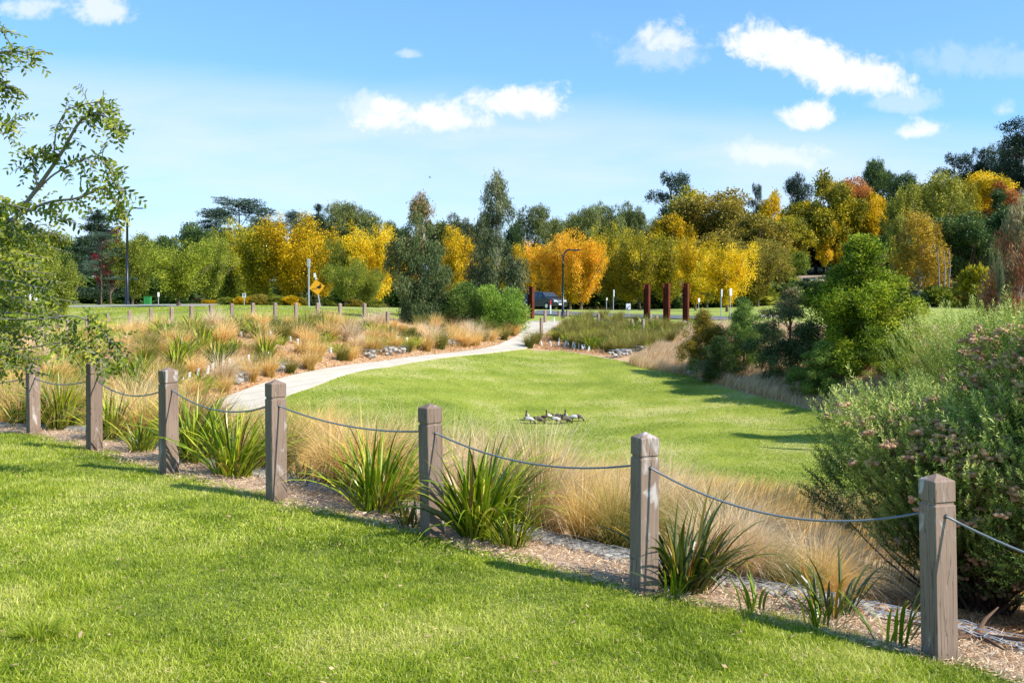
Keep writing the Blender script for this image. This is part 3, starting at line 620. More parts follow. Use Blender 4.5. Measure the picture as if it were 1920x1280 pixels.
# ------------------------------------------------------------------ cars
M['carpaint'] = simple('dark_blue_car_paint', (.010, .018, .035), .18, .7, .2, .05); M['carwhite'] = simple('white_car_paint', (.7, .7, .7), .25, .6)
M['glass'] = simple('car_glass', (.03, .04, .05), .05, .9); M['tyre'] = simple('tyre', (.015, .015, .015), .8); M['chrome'] = simple('chrome', (.7, .7, .72), .2, .5, .9); M['lampglass'] = simple('headlight_glass', (.75, .78, .8), .15, .7)
def car(loc, rz, paint, label, scale=1.0):
    root = empty('car', loc, rz)   # nose along +x
    prof = [(-2.25, .45), (-2.3, .75), (-2.2, 1.05), (-1.95, 1.55), (-1.6, 1.66), (-.2, 1.70), (.35, 1.62), (1.05, 1.14), (1.9, 1.02), (2.2, .88), (2.3, .62), (2.26, .35), (1.9, .28), (-1.9, .28)]
    g = G(); sect = [(-.9, .80), (-.86, 1), (-.4, 1), (.4, 1), (.86, 1), (.9, .80)]
    n = len(prof); V = []
    for yy in (-.92, -.80, .80, .92):
        for (px_, pz) in prof:
            k = 1 if abs(yy) < .9 else .97
            inset = 0.0 if pz < 1.1 else (pz-1.1)*.34
            V.append((px_*k, (yy-np.sign(yy)*inset), .28+(pz-.28)*(1 if abs(yy) < .9 else .975)))
    Fs = [[s*n+i, s*n+(i+1) % n, (s+1)*n+(i+1) % n, (s+1)*n+i] for s in range(3) for i in range(n)]
    g.add(V, [np.array(Fs), np.array([list(range(n))[::-1]]), np.array([list(range(3*n, 4*n))])]); g.build('body', paint, root)
    for sy in (-1, 1):
        g = G(); y0 = sy*.925
        def sw(pts, nm='side_window'):
            q = G(); a = [(u, sy*(.94-(z-1.1)*.34) if z > 1.1 else sy*.935, z) for u, z in pts]; b = [(u, y-sy*.02, z) for u, y, z in a]
            k = len(a); q.add(a+b, [np.array([list(range(k))]), np.array([list(range(k, 2*k))[::-1]]), np.array([[i, (i+1) % k, k+(i+1) % k, k+i] for i in range(k)])]); q.build(nm, M['glass'], root)
        sw([(-1.85, 1.12), (-1.72, 1.5), (-1.0, 1.56), (-1.0, 1.12)]); sw([(-.93, 1.12), (-.93, 1.56), (0, 1.58), (0, 1.12)]); sw([(.07, 1.12), (.07, 1.57), (.3, 1.54), (.88, 1.14)])
        for wx in (-1.35, 1.4):
            q = G(); q.tube([(wx, sy*.72, .34), (wx, sy*.95, .34)], [.34, .34], 20); t_ = q.build('wheel', M['tyre'], root); q = G(); q.tube([(wx, sy*.945, .34), (wx, sy*.96, .34)], [.21, .19], 14); q.build('rim', M['chrome'], t_)
        q = G(); q.ball((.75, sy*1.02, 1.17), (.1, .09, .07), 8, 6); q.build('wing_mirror', paint, root)
        q = G(); q.prism([(1.98, .80), (2.03, .96), (2.26, .84), (2.28, .74)], sy*.58-.16, sy*.58+.19*1); q.build('headlight', M['lampglass'], root)
    q = G(); a = np.array([(.43, -.66, 1.585), (.43, .66, 1.585), (1.02, .78, 1.17), (1.02, -.78, 1.17)]); nn = np.array([.02, 0, .03]); q.add(np.vstack([a+nn, a]), [np.array([[0, 1, 2, 3], [7, 6, 5, 4], [0, 4, 5, 1], [1, 5, 6, 2], [2, 6, 7, 3], [3, 7, 4, 0]])]); q.build('windscreen', M['glass'], root)
    q = G(); q.box((2.28, 0, .75), (.05, .8, .2)); gr = q.build('grille', M['chrome'], root); q = G(); q.box((2.30, 0, .77), (.04, .62, .05)); q.box((2.30, 0, .70), (.04, .5, .04)); q.build('grille_opening', M['signblack'], gr)
    q = G(); q.box((2.31, 0, .5), (.02, .40, .13)); q.build('number_plate', M['white'], root)
    tag(root, label, 'car'); return root
p = w3(1021, 582, 92); car((p[0], p[1], hz(p[0], p[1])+.03), R(-52), M['carpaint'], 'dark blue car driving past behind the black street lamp')
p = w3(22, 560, 66); car((p[0], p[1], hz(p[0], p[1])+.05), R(-20), M['carwhite'], 'white vehicle glimpsed through the leaves at the far left')

# ------------------------------------------------------------------ ducks
M['duckgrey'] = simple('grey_duck_feathers', (.50, .485, .47), .8, .1, 0, .25, 40); M['duckhead'] = simple('brown_head_feathers', (.055, .03, .02), .7); M['duckblack'] = simple('black_feathers', (.015, .015, .016), .6)
M['duckbreast'] = simple('mottled_breast', (.20, .16, .13), .8, .1, 0, .5, 60); M['duckbrown'] = simple('brown_duck_feathers', (.13, .10, .085), .8, .1, 0, .45, 50); M['ducklegs'] = simple('duck_legs', (.05, .045, .04), .7)
def duck(px, py, rz, pose, male, label, s=1.0):
    P = hit(px, py, 15); root = empty('duck', tuple(P), R(rz)); root.scale = (s*.76,)*3   # facing +x
    up = pose == 'up'
    if up: spine = [(-.27, .17, .012), (-.22, .175, .03), (-.14, .19, .065), (-.04, .21, .088), (.06, .235, .085), (.12, .27, .062), (.145, .31, .036), (.15, .36, .028), (.155, .40, .030), (.165, .43, .036), (.18, .447, .034), (.205, .446, .022)]
    elif pose == 'walk': spine = [(-.27, .20, .012), (-.22, .20, .03), (-.14, .20, .065), (-.04, .205, .085), (.06, .21, .08), (.13, .22, .05), (.18, .235, .032), (.22, .25, .028), (.25, .262, .034), (.28, .262, .032), (.30, .258, .02)]
    else: spine = [(-.28, .245, .012), (-.22, .24, .03), (-.14, .235, .065), (-.04, .225, .086), (.06, .20, .08), (.13, .165, .05), (.17, .12, .033), (.195, .08, .028), (.205, .055, .033), (.215, .035, .03), (.22, .018, .018)]
    pts = np.array([(a, 0, b) for a, b, c in spine]); rad = np.array([c for *_, c in spine])
    # resample for a smooth figure
    t = np.linspace(0, len(pts)-1, 34); Q = np.stack([np.interp(t, np.arange(len(pts)), pts[:, k]) for k in range(3)], 1); rr = np.interp(t, np.arange(len(pts)), rad)
    for _ in range(3): Q[1:-1] = .25*Q[:-2]+.5*Q[1:-1]+.25*Q[2:]; rr[1:-1] = .25*rr[:-2]+.5*rr[1:-1]+.25*rr[2:]
    g = G(); nseg = 14; g.tube(Q, rr, nseg); V = g.V[0]; F_ = g.F[4][0]; fr = np.repeat(np.arange(33), nseg)
    frac = t[fr.astype(int)]; hd = 6.6 if up else 6.1; g.MI[4][0] = np.where(frac > hd, 1, np.where(frac > 4.9, 3, np.where(frac < 1.5, 2, 0)))
    Cz = V[F_][:, :, 2].mean(1); Qz = Q[fr.astype(int), 2]; low = (Cz < Qz-.03) & (frac < 4) ; g.MI[4][0] = np.where(low & male, 2, g.MI[4][0])
    mats = [M['duckgrey'] if male else M['duckbrown'], M['duckhead'], M['duckblack'], M['duckbreast']]
    g.build('body', mats, root, True)
    hp = Q[-2]; hd_ = unit(Q[-1]-Q[-5]); q = G(); q.tube([hp, hp+hd_*.028, hp+hd_*.05], [.014, .011, .006], 8); q.build('bill', M['duckblack'], root)
    for sy in (-1, 1):
        q = G(); a = np.linspace(0, 2*math.pi, 12, endpoint=False)
        q.ball((-.08, sy*.062, .215), (.13, .026, .05), 12, 8); q.build('wing', M['duckgrey'] if male else M['duckbrown'], root, True)
        q = G(); q.tube([(.0, sy*.035, .15), (.01, sy*.035, .07), (0, sy*.035, .01)], [.014, .008, .006], 6); q.add([(0, sy*.035, .012), (.05, sy*.035-.025, .004), (.06, sy*.035, .004), (.05, sy*.035+.025, .004)], [[0, 1, 2, 3]]); q.build('leg', M['ducklegs'], root)
    return tag(root, label, 'duck', 'ducks grazing on the lower lawn')
duck(988, 789, -100, 'up', True, 'upright grey duck at the left end of the flock')
duck(994, 795, -15, 'graze', True, 'pale grey duck feeding in front of the leftmost upright one')
duck(1011, 794, 0, 'graze', False, 'mottled brown duck feeding left of centre of the flock')
duck(1021, 790, -60, 'walk', False, 'small brown duck standing low beside the left upright pair', .9)
duck(1028, 789, -120, 'up', True, 'upright grey duck left of the gap in the flock')
duck(1046, 788, 180, 'walk', False, 'dark brown duck walking left at the back of the flock')
duck(1044, 795, -20, 'graze', True, 'pale grey duck feeding nearest the camera in mid flock')
duck(1060, 788, -95, 'up', True, 'upright grey duck in the right half of the flock')
duck(1063, 794, 10, 'graze', False, 'brown duck feeding below the right upright duck')
duck(1074, 791, 170, 'graze', True, 'pale grey duck feeding third from the right end')
duck(1085, 790, 5, 'graze', False, 'dark brown duck feeding at the right end of the flock')
# a far bird in the sky
g = G(); g.tube([(-.2, 0, 0), (0, 0, 0), (.2, 0, .02)], [.01, .06, .02], 6); b_ = g.build('bird', M['duckblack']); g = G(); g.add([(0, 0, 0), (.1, 0, 0), (.0, .35, .2), (-.1, .3, .18)], [[0, 1, 2, 3]]); g.add([(0, 0, 0), (.1, 0, 0), (.0, -.35, .2), (-.1, -.3, .18)], [[0, 1, 2, 3]]); g.build('wing', M['duckblack'], b_)
b_.location = w3(806, 333, 150); tag(b_, 'tiny dark bird flying above the trees', 'bird')

# ------------------------------------------------------------------ trees and shrubs
LEAF = {}   # crown geometry cache: (type, variant) -> (trunk mesh data, crown G arrays, H, W)
def lobes_of(kind, Hh, Ww, r):
    L = []
    if kind == 'round':
        subs = [(a_+r.normal(0, .3), r.uniform(.1, .30), r.uniform(.38, .74), r.uniform(.17, .27)) for a_ in np.linspace(0, 6.28, 7)[:-1]]+[(0, .05, .74, .22), (2, .12, .45, .28)]
        for a, q, z, R_ in subs:
            c = np.array([math.cos(a)*q*Ww*1.1, math.sin(a)*q*Ww*1.1, z*Hh])
            for k in range(9):
                d = unit(r.normal(size=3)+np.array([0, 0, .2]))*R_*r.uniform(.5, 1.0); p = c+d*np.array([Ww, Ww, Hh*.8]); sz = r.uniform(.06, .12)
                L.append((p[0], p[1], max(p[2], .16*Hh), sz*Ww, sz*Ww, sz*Ww*r.uniform(.6, 1)))
    elif kind == 'vase':
        nl = r.integers(7, 11)
        for m_ in range(nl):
            a = m_*6.28/nl+r.normal(0, .3); top = r.uniform(.72, 1.0); spread = r.uniform(.22, .5)
            for u in np.linspace(.15, 1, 9):
                q = spread*u**1.2*(1.15 if u < .7 else 1.05); z = .2+(top-.2)*u**.85
                for _ in range(2):
                    sz = r.uniform(.05, .10)*(1.25-.6*u); aa = a+r.normal(0, .35)
                    L.append((math.cos(aa)*q*Ww*r.uniform(.6, 1.05), math.sin(aa)*q*Ww*r.uniform(.6, 1.05), (z-r.uniform(0, .12))*Hh, sz*Ww, sz*Ww, sz*Ww*r.uniform(1.0, 2.0)))
                if u > .4 and r.random() < .5: L.append((math.cos(a)*q*Ww*1.1, math.sin(a)*q*Ww*1.1, (z-r.uniform(.1, .34))*Hh, .07*Ww, .07*Ww, .08*Ww))
        L = [(x_, y_, max(z_, .27*Hh), a_, b_, c_) for x_, y_, z_, a_, b_, c_ in L]
    elif kind == 'poplar':
        for k in range(70):
            a = r.random()*6.28; z = r.uniform(.08, .88); q = math.sqrt(r.random())*max(.12, math.sin(min(1, .22+z*.80)*math.pi))**.6
            L.append((math.cos(a)*q*Ww*.42, math.sin(a)*q*Ww*.42, z*Hh, Ww*.09, Ww*.09, Hh*r.uniform(.08, .14)))
    elif kind == 'cedar':
        for k in range(80):
            lv = r.integers(0, 7); z = .40+lv*.085+r.uniform(-.03, .03); w = [1.0, 1.0, .95, .88, .78, .62, .4][lv]; a = r.random()*6.28; q = math.sqrt(r.random())*w
            s = r.uniform(.06, .12); L.append((math.cos(a)*q*Ww*.45, math.sin(a)*q*Ww*.45, z*Hh-q*q*.03*Hh, s*Ww, s*Ww, Hh*.035))
    elif kind == 'pine':
        for k in range(22):
            z = r.uniform(.38, .95); a = r.random()*6.28; q = r.uniform(.2, 1)*(1.05-abs(z-.72)*1.2)
            s = r.uniform(.10, .2); L.append((math.cos(a)*q*Ww*.36, math.sin(a)*q*Ww*.36, z*Hh, s*Ww, s*Ww, s*Ww*.55))
    elif kind == 'conifer':
        for k in range(46):
            z = r.uniform(.06, .96); a = r.random()*6.28; w = (1.02-z)**.8; q = r.uniform(.3, 1)*w
            s = .07+.1*w; L.append((math.cos(a)*q*Ww*.42, math.sin(a)*q*Ww*.42, z*Hh, s*Ww, s*Ww, s*Ww*.6))
    elif kind == 'gum':
        for k in range(22):
            z = r.uniform(.5, .92); a = r.random()*6.28; q = math.sqrt(r.random())*(1-abs(z-.68)*1.1)
            s = r.uniform(.13, .22); L.append((math.cos(a)*q*Ww*.4, math.sin(a)*q*Ww*.4, z*Hh, s*Ww, s*Ww, s*Ww*.6))
        for k in range(7):
            a = r.random()*6.28; L.append((math.cos(a)*Ww*.3, math.sin(a)*Ww*.3, r.uniform(.3, .55)*Hh, .12*Ww, .12*Ww, .1*Ww))
    elif kind == 'younggum':
        for k in range(64):
            z = r.uniform(.02, .98)**1.0; a = r.random()*6.28; w = (.62+.42*math.sin(min(1, z*1.9)*math.pi*.5+.1)) if z < .5 else (1.04 if z < .56 else max(.10, 1.04-(z-.56)*2.15))
            q = math.sqrt(r.random())*w; s = r.uniform(.07, .13)*(1 if z < .6 else .6); L.append((math.cos(a)*q*Ww*.42, math.sin(a)*q*Ww*.42, z*Hh, s*Ww, s*Ww, s*Ww*1.35))
    elif kind == 'wattle':
        for k in range(150):
            z = r.uniform(.05, .97); a = r.random()*6.28; lim = .72+.28*math.sin(a*3+len(L)*.0+Ww); w = (.9+.1*math.sin(z*7) if z < .46 else max(.08, .96-(z-.46)*1.65))*lim; q = math.sqrt(r.random())*w
            s = r.uniform(.03, .075)*(1 if z < .6 else .75); L.append((math.cos(a)*q*Ww*.5, math.sin(a)*q*Ww*.5, z*Hh, s*Ww, s*Ww, s*Ww*r.uniform(.9, 2.6)))
    elif kind == 'bush':
        for k in range(30):
            a = r.random()*6.28; z = r.uniform(.05, .8); q = math.sqrt(r.random())*math.sqrt(max(.05, 1-(z/.95)**2))
            s = r.uniform(.12, .2); L.append((math.cos(a)*q*Ww*.38, math.sin(a)*q*Ww*.38, z*Hh, s*Ww, s*Ww, s*Hh*.9))
    return L
NOM = dict(round=(11, 9), vase=(9.5, 9), poplar=(20, 7), cedar=(20, 22), pine=(20, 12), conifer=(18, 9), gum=(17, 14), younggum=(7, 3.4), wattle=(4.6, 3.4), bush=(2.5, 3))
CNT = dict(round=28000, vase=36000, poplar=20000, cedar=20000, pine=14000, conifer=20000, gum=26000, younggum=15000, wattle=22000, bush=9000)
LSZ = dict(round=(.27, .17), vase=(.20, .13), poplar=(.34, .17), cedar=(.5, .12), pine=(.42, .14), conifer=(.4, .13), gum=(.34, .15), younggum=(.16, .035), wattle=(.085, .035), bush=(.10, .04))
def proto(kind, var, dens=1.0, lsc=1.0):
    key = (kind, var, dens, lsc)
    if key in LEAF: return LEAF[key]
    r = np.random.default_rng(hash((len(kind), ord(kind[0]), ord(kind[1]), var)) % 100000)
    Hh, Ww = NOM[kind]; L = np.array(lobes_of(kind, Hh, Ww, r)); n = int(CNT[kind]*dens); ls, lw = LSZ[kind]; ls *= lsc; lw *= lsc
    vol = (L[:, 3]*L[:, 4]*L[:, 5])**.6; k = r.choice(len(L), n//10, p=vol/vol.sum())
    d = unit(r.normal(size=(len(k), 3))); rad = (.45+.6*r.random(len(k))**.5)
    C = L[k, :3]+d*L[k, 3:6]*rad[:, None]
    sp = {'cedar': (.35, .35, .06), 'poplar': (.14, .14, .5), 'younggum': (.09, .09, .14), 'wattle': (.09, .09, .08), 'bush': (.07, .07, .07)}.get(kind, (.26, .26, .2))
    P = np.repeat(C, 10, 0)+r.normal(size=(len(k)*10, 3))*np.array(sp); P[:, 2] = np.maximum(P[:, 2], .05)
    ct = np.repeat(r.normal(.5, .17, len(k)), 10); lt = np.repeat(r.normal(0, .19, len(L))[k], 10)
    T = np.clip(ct+lt+r.normal(0, .16, len(P)), 0, 1)
    out_ = unit(P-np.array([0, 0, Hh*.4])); D = unit(r.normal(size=P.shape)+out_*.6)
    if kind in ('younggum', 'gum'): D = unit(D*.55+np.array([0.15, 0, -.85]))
    if kind == 'younggum': T = np.clip(T*.75+np.clip((P[:, 2]/Hh-.6)*1.2, 0, .5), 0, 1)
    if kind == 'poplar': D = unit(D*.6+np.array([0, 0, .8]))
    if kind in ('cedar',): D = unit(D*np.array([1, 1, .25]))
    if kind in ('wattle', 'bush'): D = unit(D*.8+np.array([0.1, 0, .45]))
    g = G(); leaves(g, P, D, ls*r.uniform(.6, 1.3, len(P)), lw*r.uniform(.6, 1.3, len(P)), T)
    # trunk and limbs reach into the lobes
    t = G(); tr = {'bush': .03, 'wattle': .045, 'younggum': .06}.get(kind, .22)
    multi = kind in ('bush', 'wattle'); hb = {'vase': .16, 'round': .2, 'cedar': .9, 'conifer': .95, 'pine': .85, 'poplar': .1, 'gum': .42, 'younggum': .95, 'wattle': .6, 'bush': .06}[kind]*Hh
    z = np.linspace(-.3, hb, 7); t.tube(np.stack([np.sin(z*.9+var)*tr*.5, np.cos(z*.7)*tr*.4, z], 1), np.linspace(tr*1.15, tr*.55, 7), 8)
    nl = {'bush': 16, 'wattle': 22, 'younggum': 26}.get(kind, 20)
    for i in r.choice(len(L), min(nl, len(L)), replace=False):
        c = L[i, :3]; z0 = min(hb*.95, max(.12*Hh if not multi else .04*Hh, c[2]*(.75 if hb > .5*Hh else .35))); a = np.array([math.sin(z0*.9+var)*tr*.5, math.cos(z0*.7)*tr*.4, min(z0, hb*.97)])
        mid = (a+c)/2+r.normal(0, .05, 3)*Ww*.3+np.array([0, 0, -.04*Hh if kind == 'cedar' else .02*Hh]); u = np.linspace(0, 1, 6)[:, None]
        t.tube((1-u)**2*a+2*u*(1-u)*mid+u*u*c, np.linspace(tr*.45, tr*.1, 6), 5)
        for _ in range(3):
            e = c+unit(r.normal(size=3))*L[i, 3:6]*1.0; t.tube([a*.3+c*.7, (c+e)/2, e], [tr*.16, tr*.1, tr*.04], 4)
    LEAF[key] = (t, g, Hh, Ww, {}); return LEAF[key]
def plant(kind, px, d, ytop, wpx, leaf, label, cat='tree', name='tree', bark_='bark', var=0, group=None, base=None, dens=1.0, lsc=1.0, crownname='crown'):
    t, g, Hh, Ww, mc = proto(kind, var, dens, lsc); x = (px-CX)/F*d
    zg = hz(x, d) if base is None else ZC-(base-HY)/F*d
    h = ZC-(ytop-HY)/F*d-zg; w = wpx/F*d
    if (leaf, 'c') not in mc: mc[(leaf, 'c')] = g.mesh(crownname, M[leaf])
    if (bark_, 't') not in mc: mc[(bark_, 't')] = t.mesh('trunk', M[bark_], True)
    root = empty(name, (x, d, zg-.03), random.uniform(0, 6.28)); root.scale = (w/Ww, w/Ww, h/Hh)
    for nm, me in ((crownname, mc[(leaf, 'c')]), ('trunk', mc[(bark_, 't')])):
        o = bpy.data.objects.new(nm, me); COL.objects.link(o); o.parent = root
    return tag(root, label, cat, group)

# --- skyline far behind
T = lambda *a, **k: plant(*a, **k)
T('cedar', 448, 170, 362, 195, 'cedar', 'dark flat-topped cedar rising above the golden trees at left', var=0, dens=2.0, name='cedar_tree')
T('cedar', 545, 185, 388, 90, 'cedar', 'smaller dark cedar right of the big flat-topped cedar', var=1, name='cedar_tree')
T('gum', 628, 180, 368, 88, 'euctop', 'rounded gum tree on the skyline right of the cedars', var=0, name='gum_tree')
T('gum', 672, 172, 376, 90, 'euctop', 'domed gum tree on the skyline above the bright yellow tree', var=1, name='gum_tree')
T('conifer', 598, 178, 380, 70, 'conifer', 'dark blue-green conifer between cedar and skyline gums', var=0, name='conifer_tree')
T('conifer', 185, 120, 388, 150, 'conifer', 'dark broad conifer behind the leafy branches at left', var=1, name='conifer_tree')
T('round', 208, 110, 415, 75, 'crimson', 'dark red tree beside the tall street lamp', var=3, name='red_tree')
T('cedar', 190, 95, 430, 130, 'cedar', 'blue-green cedar with layered branches left of the lamp', var=2, name='cedar_tree')
T('gum', 1000, 190, 382, 78, 'euctop', 'umbrella-shaped gum right of the tall thin gum sapling', var=2, name='gum_tree')
T('gum', 865, 170, 398, 70, 'eucgrey', 'grey spiky gum on the skyline between the two saplings', var=3, name='gum_tree')
T('gum', 905, 175, 402, 60, 'eucgrey', 'thin grey gum on the skyline close left of the tall sapling', var=0, name='gum_tree')
for i, (px, yt, w) in enumerate([(1048, 400, 60), (1090, 386, 80), (1140, 378, 84), (1190, 376, 66), (1225, 400, 60), (740, 412, 60), (820, 420, 60)]):
    T('gum', px, 195+i*4, yt, w, 'euctop', ['low', 'left dark', 'middle dark', 'right dark', 'small', 'leftmost small', 'half-hidden'][i]+' gum in the skyline row '+['above the orange tree', 'above the orange tree top', 'above the olive trees', 'left of the tall dark pine', 'below the tall dark pine', 'left of the copper-tipped sapling', 'right of the copper-tipped sapling'][i], var=i % 4, name='gum_tree')
for i, (px, yt, w) in enumerate([(360, 408, 90), (400, 420, 90), (300, 436, 90), (255, 442, 90), (150, 440, 110), (90, 430, 120), (30, 420, 130)]):
    T('round', px, 140+i*3, yt, w, ['darkgreen', 'olive'][i % 2], 'rounded green background tree, '+['below the left edge of the big cedar', 'just under the big cedar', 'right of the tall lamp', 'close right of the tall lamp top', 'behind the leaning leafy tree', 'far behind the leafy branches', 'at the far left edge'][i], var=i % 3, name='broadleaf_tree')
for i, (px, yt, w, lf, lab) in enumerate([(705, 408, 90, 'darkgreen', 'dark tree right of the domed skyline gum'), (745, 416, 80, 'euctop', 'dull green tree left of the copper-tipped sapling top'), (835, 408, 80, 'euctop', 'dull green tree on the skyline right of the copper-tipped sapling'), (960, 402, 80, 'darkgreen', 'dark tree just right of the tall thin sapling'), (1045, 404, 90, 'euctop', 'broad green skyline tree above the orange avenue trees'), (1110, 392, 110, 'euctop', 'broad green skyline tree right of the orange avenue trees'), (1170, 390, 100, 'darkgreen', 'dark broad skyline tree above the olive avenue'), (1225, 402, 90, 'euctop', 'broad green tree below the left shoulder of the hill'), (575, 392, 100, 'darkgreen', 'dark tree filling the skyline between the cedars'), (500, 398, 100, 'euctop', 'dull green tree under the big cedar')]):
    T('round', px, 205+i*2, yt, w, lf, lab, var=i % 4, name='broadleaf_tree')
# --- hill on the right
HILL = [('round', 2050, 235, 330, 150, 'olive', 'olive tree on the hill beyond the right edge'), ('pine', 2130, 260, 250, 130, 'conifer', 'dark pine on the hill beyond the right edge'), ('round', 2220, 230, 330, 150, 'olivegold', 'olive-gold tree on the hill beyond the right edge'), ('round', 2330, 240, 310, 160, 'darkgreen', 'dark tree on the hill beyond the right edge'), ('round', 2120, 190, 420, 150, 'green', 'green tree at the hill foot beyond the right edge'), ('round', 2260, 195, 430, 150, 'brownolive', 'brown-olive tree at the hill foot beyond the right edge'), ('pine', 2420, 260, 260, 140, 'conifer', 'farther dark pine beyond the right edge'), ('round', 2400, 200, 420, 150, 'gold', 'golden tree at the hill foot beyond the right edge'), ('round', 1548, 236, 404, 46, 'yellow_leaf', 'small bright yellow crown among the dark trees above the drive'), ('round', 1575, 238, 436, 44, 'gold', 'small golden crown low among the dark trees above the drive'), ('round', 1500, 240, 372, 90, 'olivegold', 'olive-yellow tree just below the ragged pine right of the yellow dome'), ('round', 1585, 262, 340, 120, 'green', 'leafy green tree behind the orange-brown one'), ('round', 1700, 255, 372, 110, 'olive', 'olive tree behind the pale poplars'), ('round', 1745, 262, 330, 80, 'olivegold', 'olive-gold tree rising behind the poplars'), ('pine', 1259, 240, 318, 92, 'conifer', 'tall dark pine at the left shoulder of the wooded hill'), ('round', 1300, 225, 334, 130, 'olivegold', 'big olive-gold dome of a tree right of the left pine'), ('round', 1360, 215, 345, 150, 'brownolive', 'broad half-bare brownish tree on the lower hill'), ('round', 1250, 205, 392, 110, 'gold', 'golden tree below the left pine'),
 ('pine', 1417, 260, 340, 30, 'conifer', 'small dark pine tip behind the yellow dome'), ('round', 1443, 240, 346, 72, 'yellow_leaf', 'bright yellow dome on the skyline of the hill'), ('pine', 1494, 255, 322, 58, 'conifer', 'dark ragged pine right of the bright yellow dome'), ('round', 1400, 200, 392, 150, 'brownolive', 'olive-brown tree low in front of the yellow dome'),
 ('round', 1470, 215, 400, 100, 'olivegold', 'olive tree with yellow flecks above the dark ivy trees'), ('round', 1560, 240, 310, 120, 'olivegold', 'tall olive-yellow tree at the middle of the hill'), ('round', 1600, 245, 322, 84, 'rust', 'orange-brown tree behind the tall olive-yellow one'), ('gum', 1650, 275, 296, 70, 'darkgreen', 'dark airy gum standing highest at mid hill'), ('gum', 1690, 270, 322, 60, 'darkgreen', 'dark gum right of the highest mid-hill gum'),
 ('round', 1645, 240, 348, 90, 'yellow_leaf', 'yellow tree right of the orange-brown one'), ('round', 1530, 250, 396, 140, 'darkgreen', 'dark ivy-green tree above the gravel drive'), ('round', 1615, 245, 392, 150, 'darkgreen', 'dark ivy-green tree right of the drive'), ('conifer', 1480, 250, 420, 80, 'darkgreen', 'dark narrow tree left of the drive'), ('round', 1545, 256, 470, 130, 'darkgreen', 'dark shady tree directly behind the gravel drive'),
 ('poplar', 1698, 215, 340, 90, 'poplar', 'olive poplar left of the pale upright poplar'), ('poplar', 1768, 215, 318, 110, 'poplar', 'tallest pale green upright poplar'), ('poplar', 1740, 225, 345, 90, 'poplar', 'upright poplar tucked between the two olive poplars'), ('poplar', 1722, 180, 392, 105, 'poplargold', 'gold fan-shaped poplar with bare grey lower stems'),
 ('round', 1845, 240, 312, 120, 'yellow_leaf', 'yellow tree on the hill below the dark pines'), ('round', 1800, 230, 330, 70, 'olivegold', 'yellow-green tree right of the tallest poplar'), ('pine', 1790, 285, 284, 80, 'conifer', 'dark flat pine left in the hilltop group'), ('pine', 1832, 285, 274, 50, 'conifer', 'slim dark pine in the hilltop group'), ('gum', 1870, 280, 258, 90, 'eucgrey', 'grey-green gum in the hilltop group'), ('pine', 1906, 275, 222, 130, 'conifer', 'highest dark pine at the upper right corner of the hill'), ('pine', 1960, 270, 240, 140, 'conifer', 'dark pine cut by the right edge'),
 ('round', 1890, 230, 330, 90, 'rust', 'sparse rusty tree under the highest pine'), ('round', 1815, 185, 388, 115, 'darkgreen', 'dark round tree right of the golden fan poplar'), ('round', 1900, 200, 380, 110, 'darkgreen', 'dark tree behind the copper gum at right'), ('conifer', 1870, 215, 350, 90, 'darkgreen', 'dark conifer between yellow and rusty hill trees'), ('round', 1660, 200, 430, 120, 'darkgreen', 'dark tree between the drive and the poplars'), ('round', 1345, 190, 430, 120, 'brownolive', 'brown-green tree behind the small yellow avenue tree'),
 ('gum', 1290, 170, 470, 70, 'eucgrey', 'blue-grey gum between the avenue crowns'), ('round', 1460, 150, 468, 100, 'green', 'green tree with orange tips left of the drive'), ('round', 1425, 150, 440, 120, 'brownolive', 'olive-brown tree behind the yellow avenue tree'), ('round', 1960, 190, 400, 130, 'olive', 'olive tree beyond the right edge'), ('poplar', 1690, 195, 400, 60, 'poplar', 'short olive poplar beside the gold fan poplar')]
for i, (k, px, d, yt, w, lf, lab) in enumerate(HILL):
    T(k, px, d, yt, w*1.12, lf, lab, var=i % 4, name={'pine': 'pine_tree', 'gum': 'gum_tree', 'poplar': 'poplar_tree', 'conifer': 'evergreen_tree'}.get(k, 'broadleaf_tree'), bark_='palebark' if k == 'poplar' else 'bark')
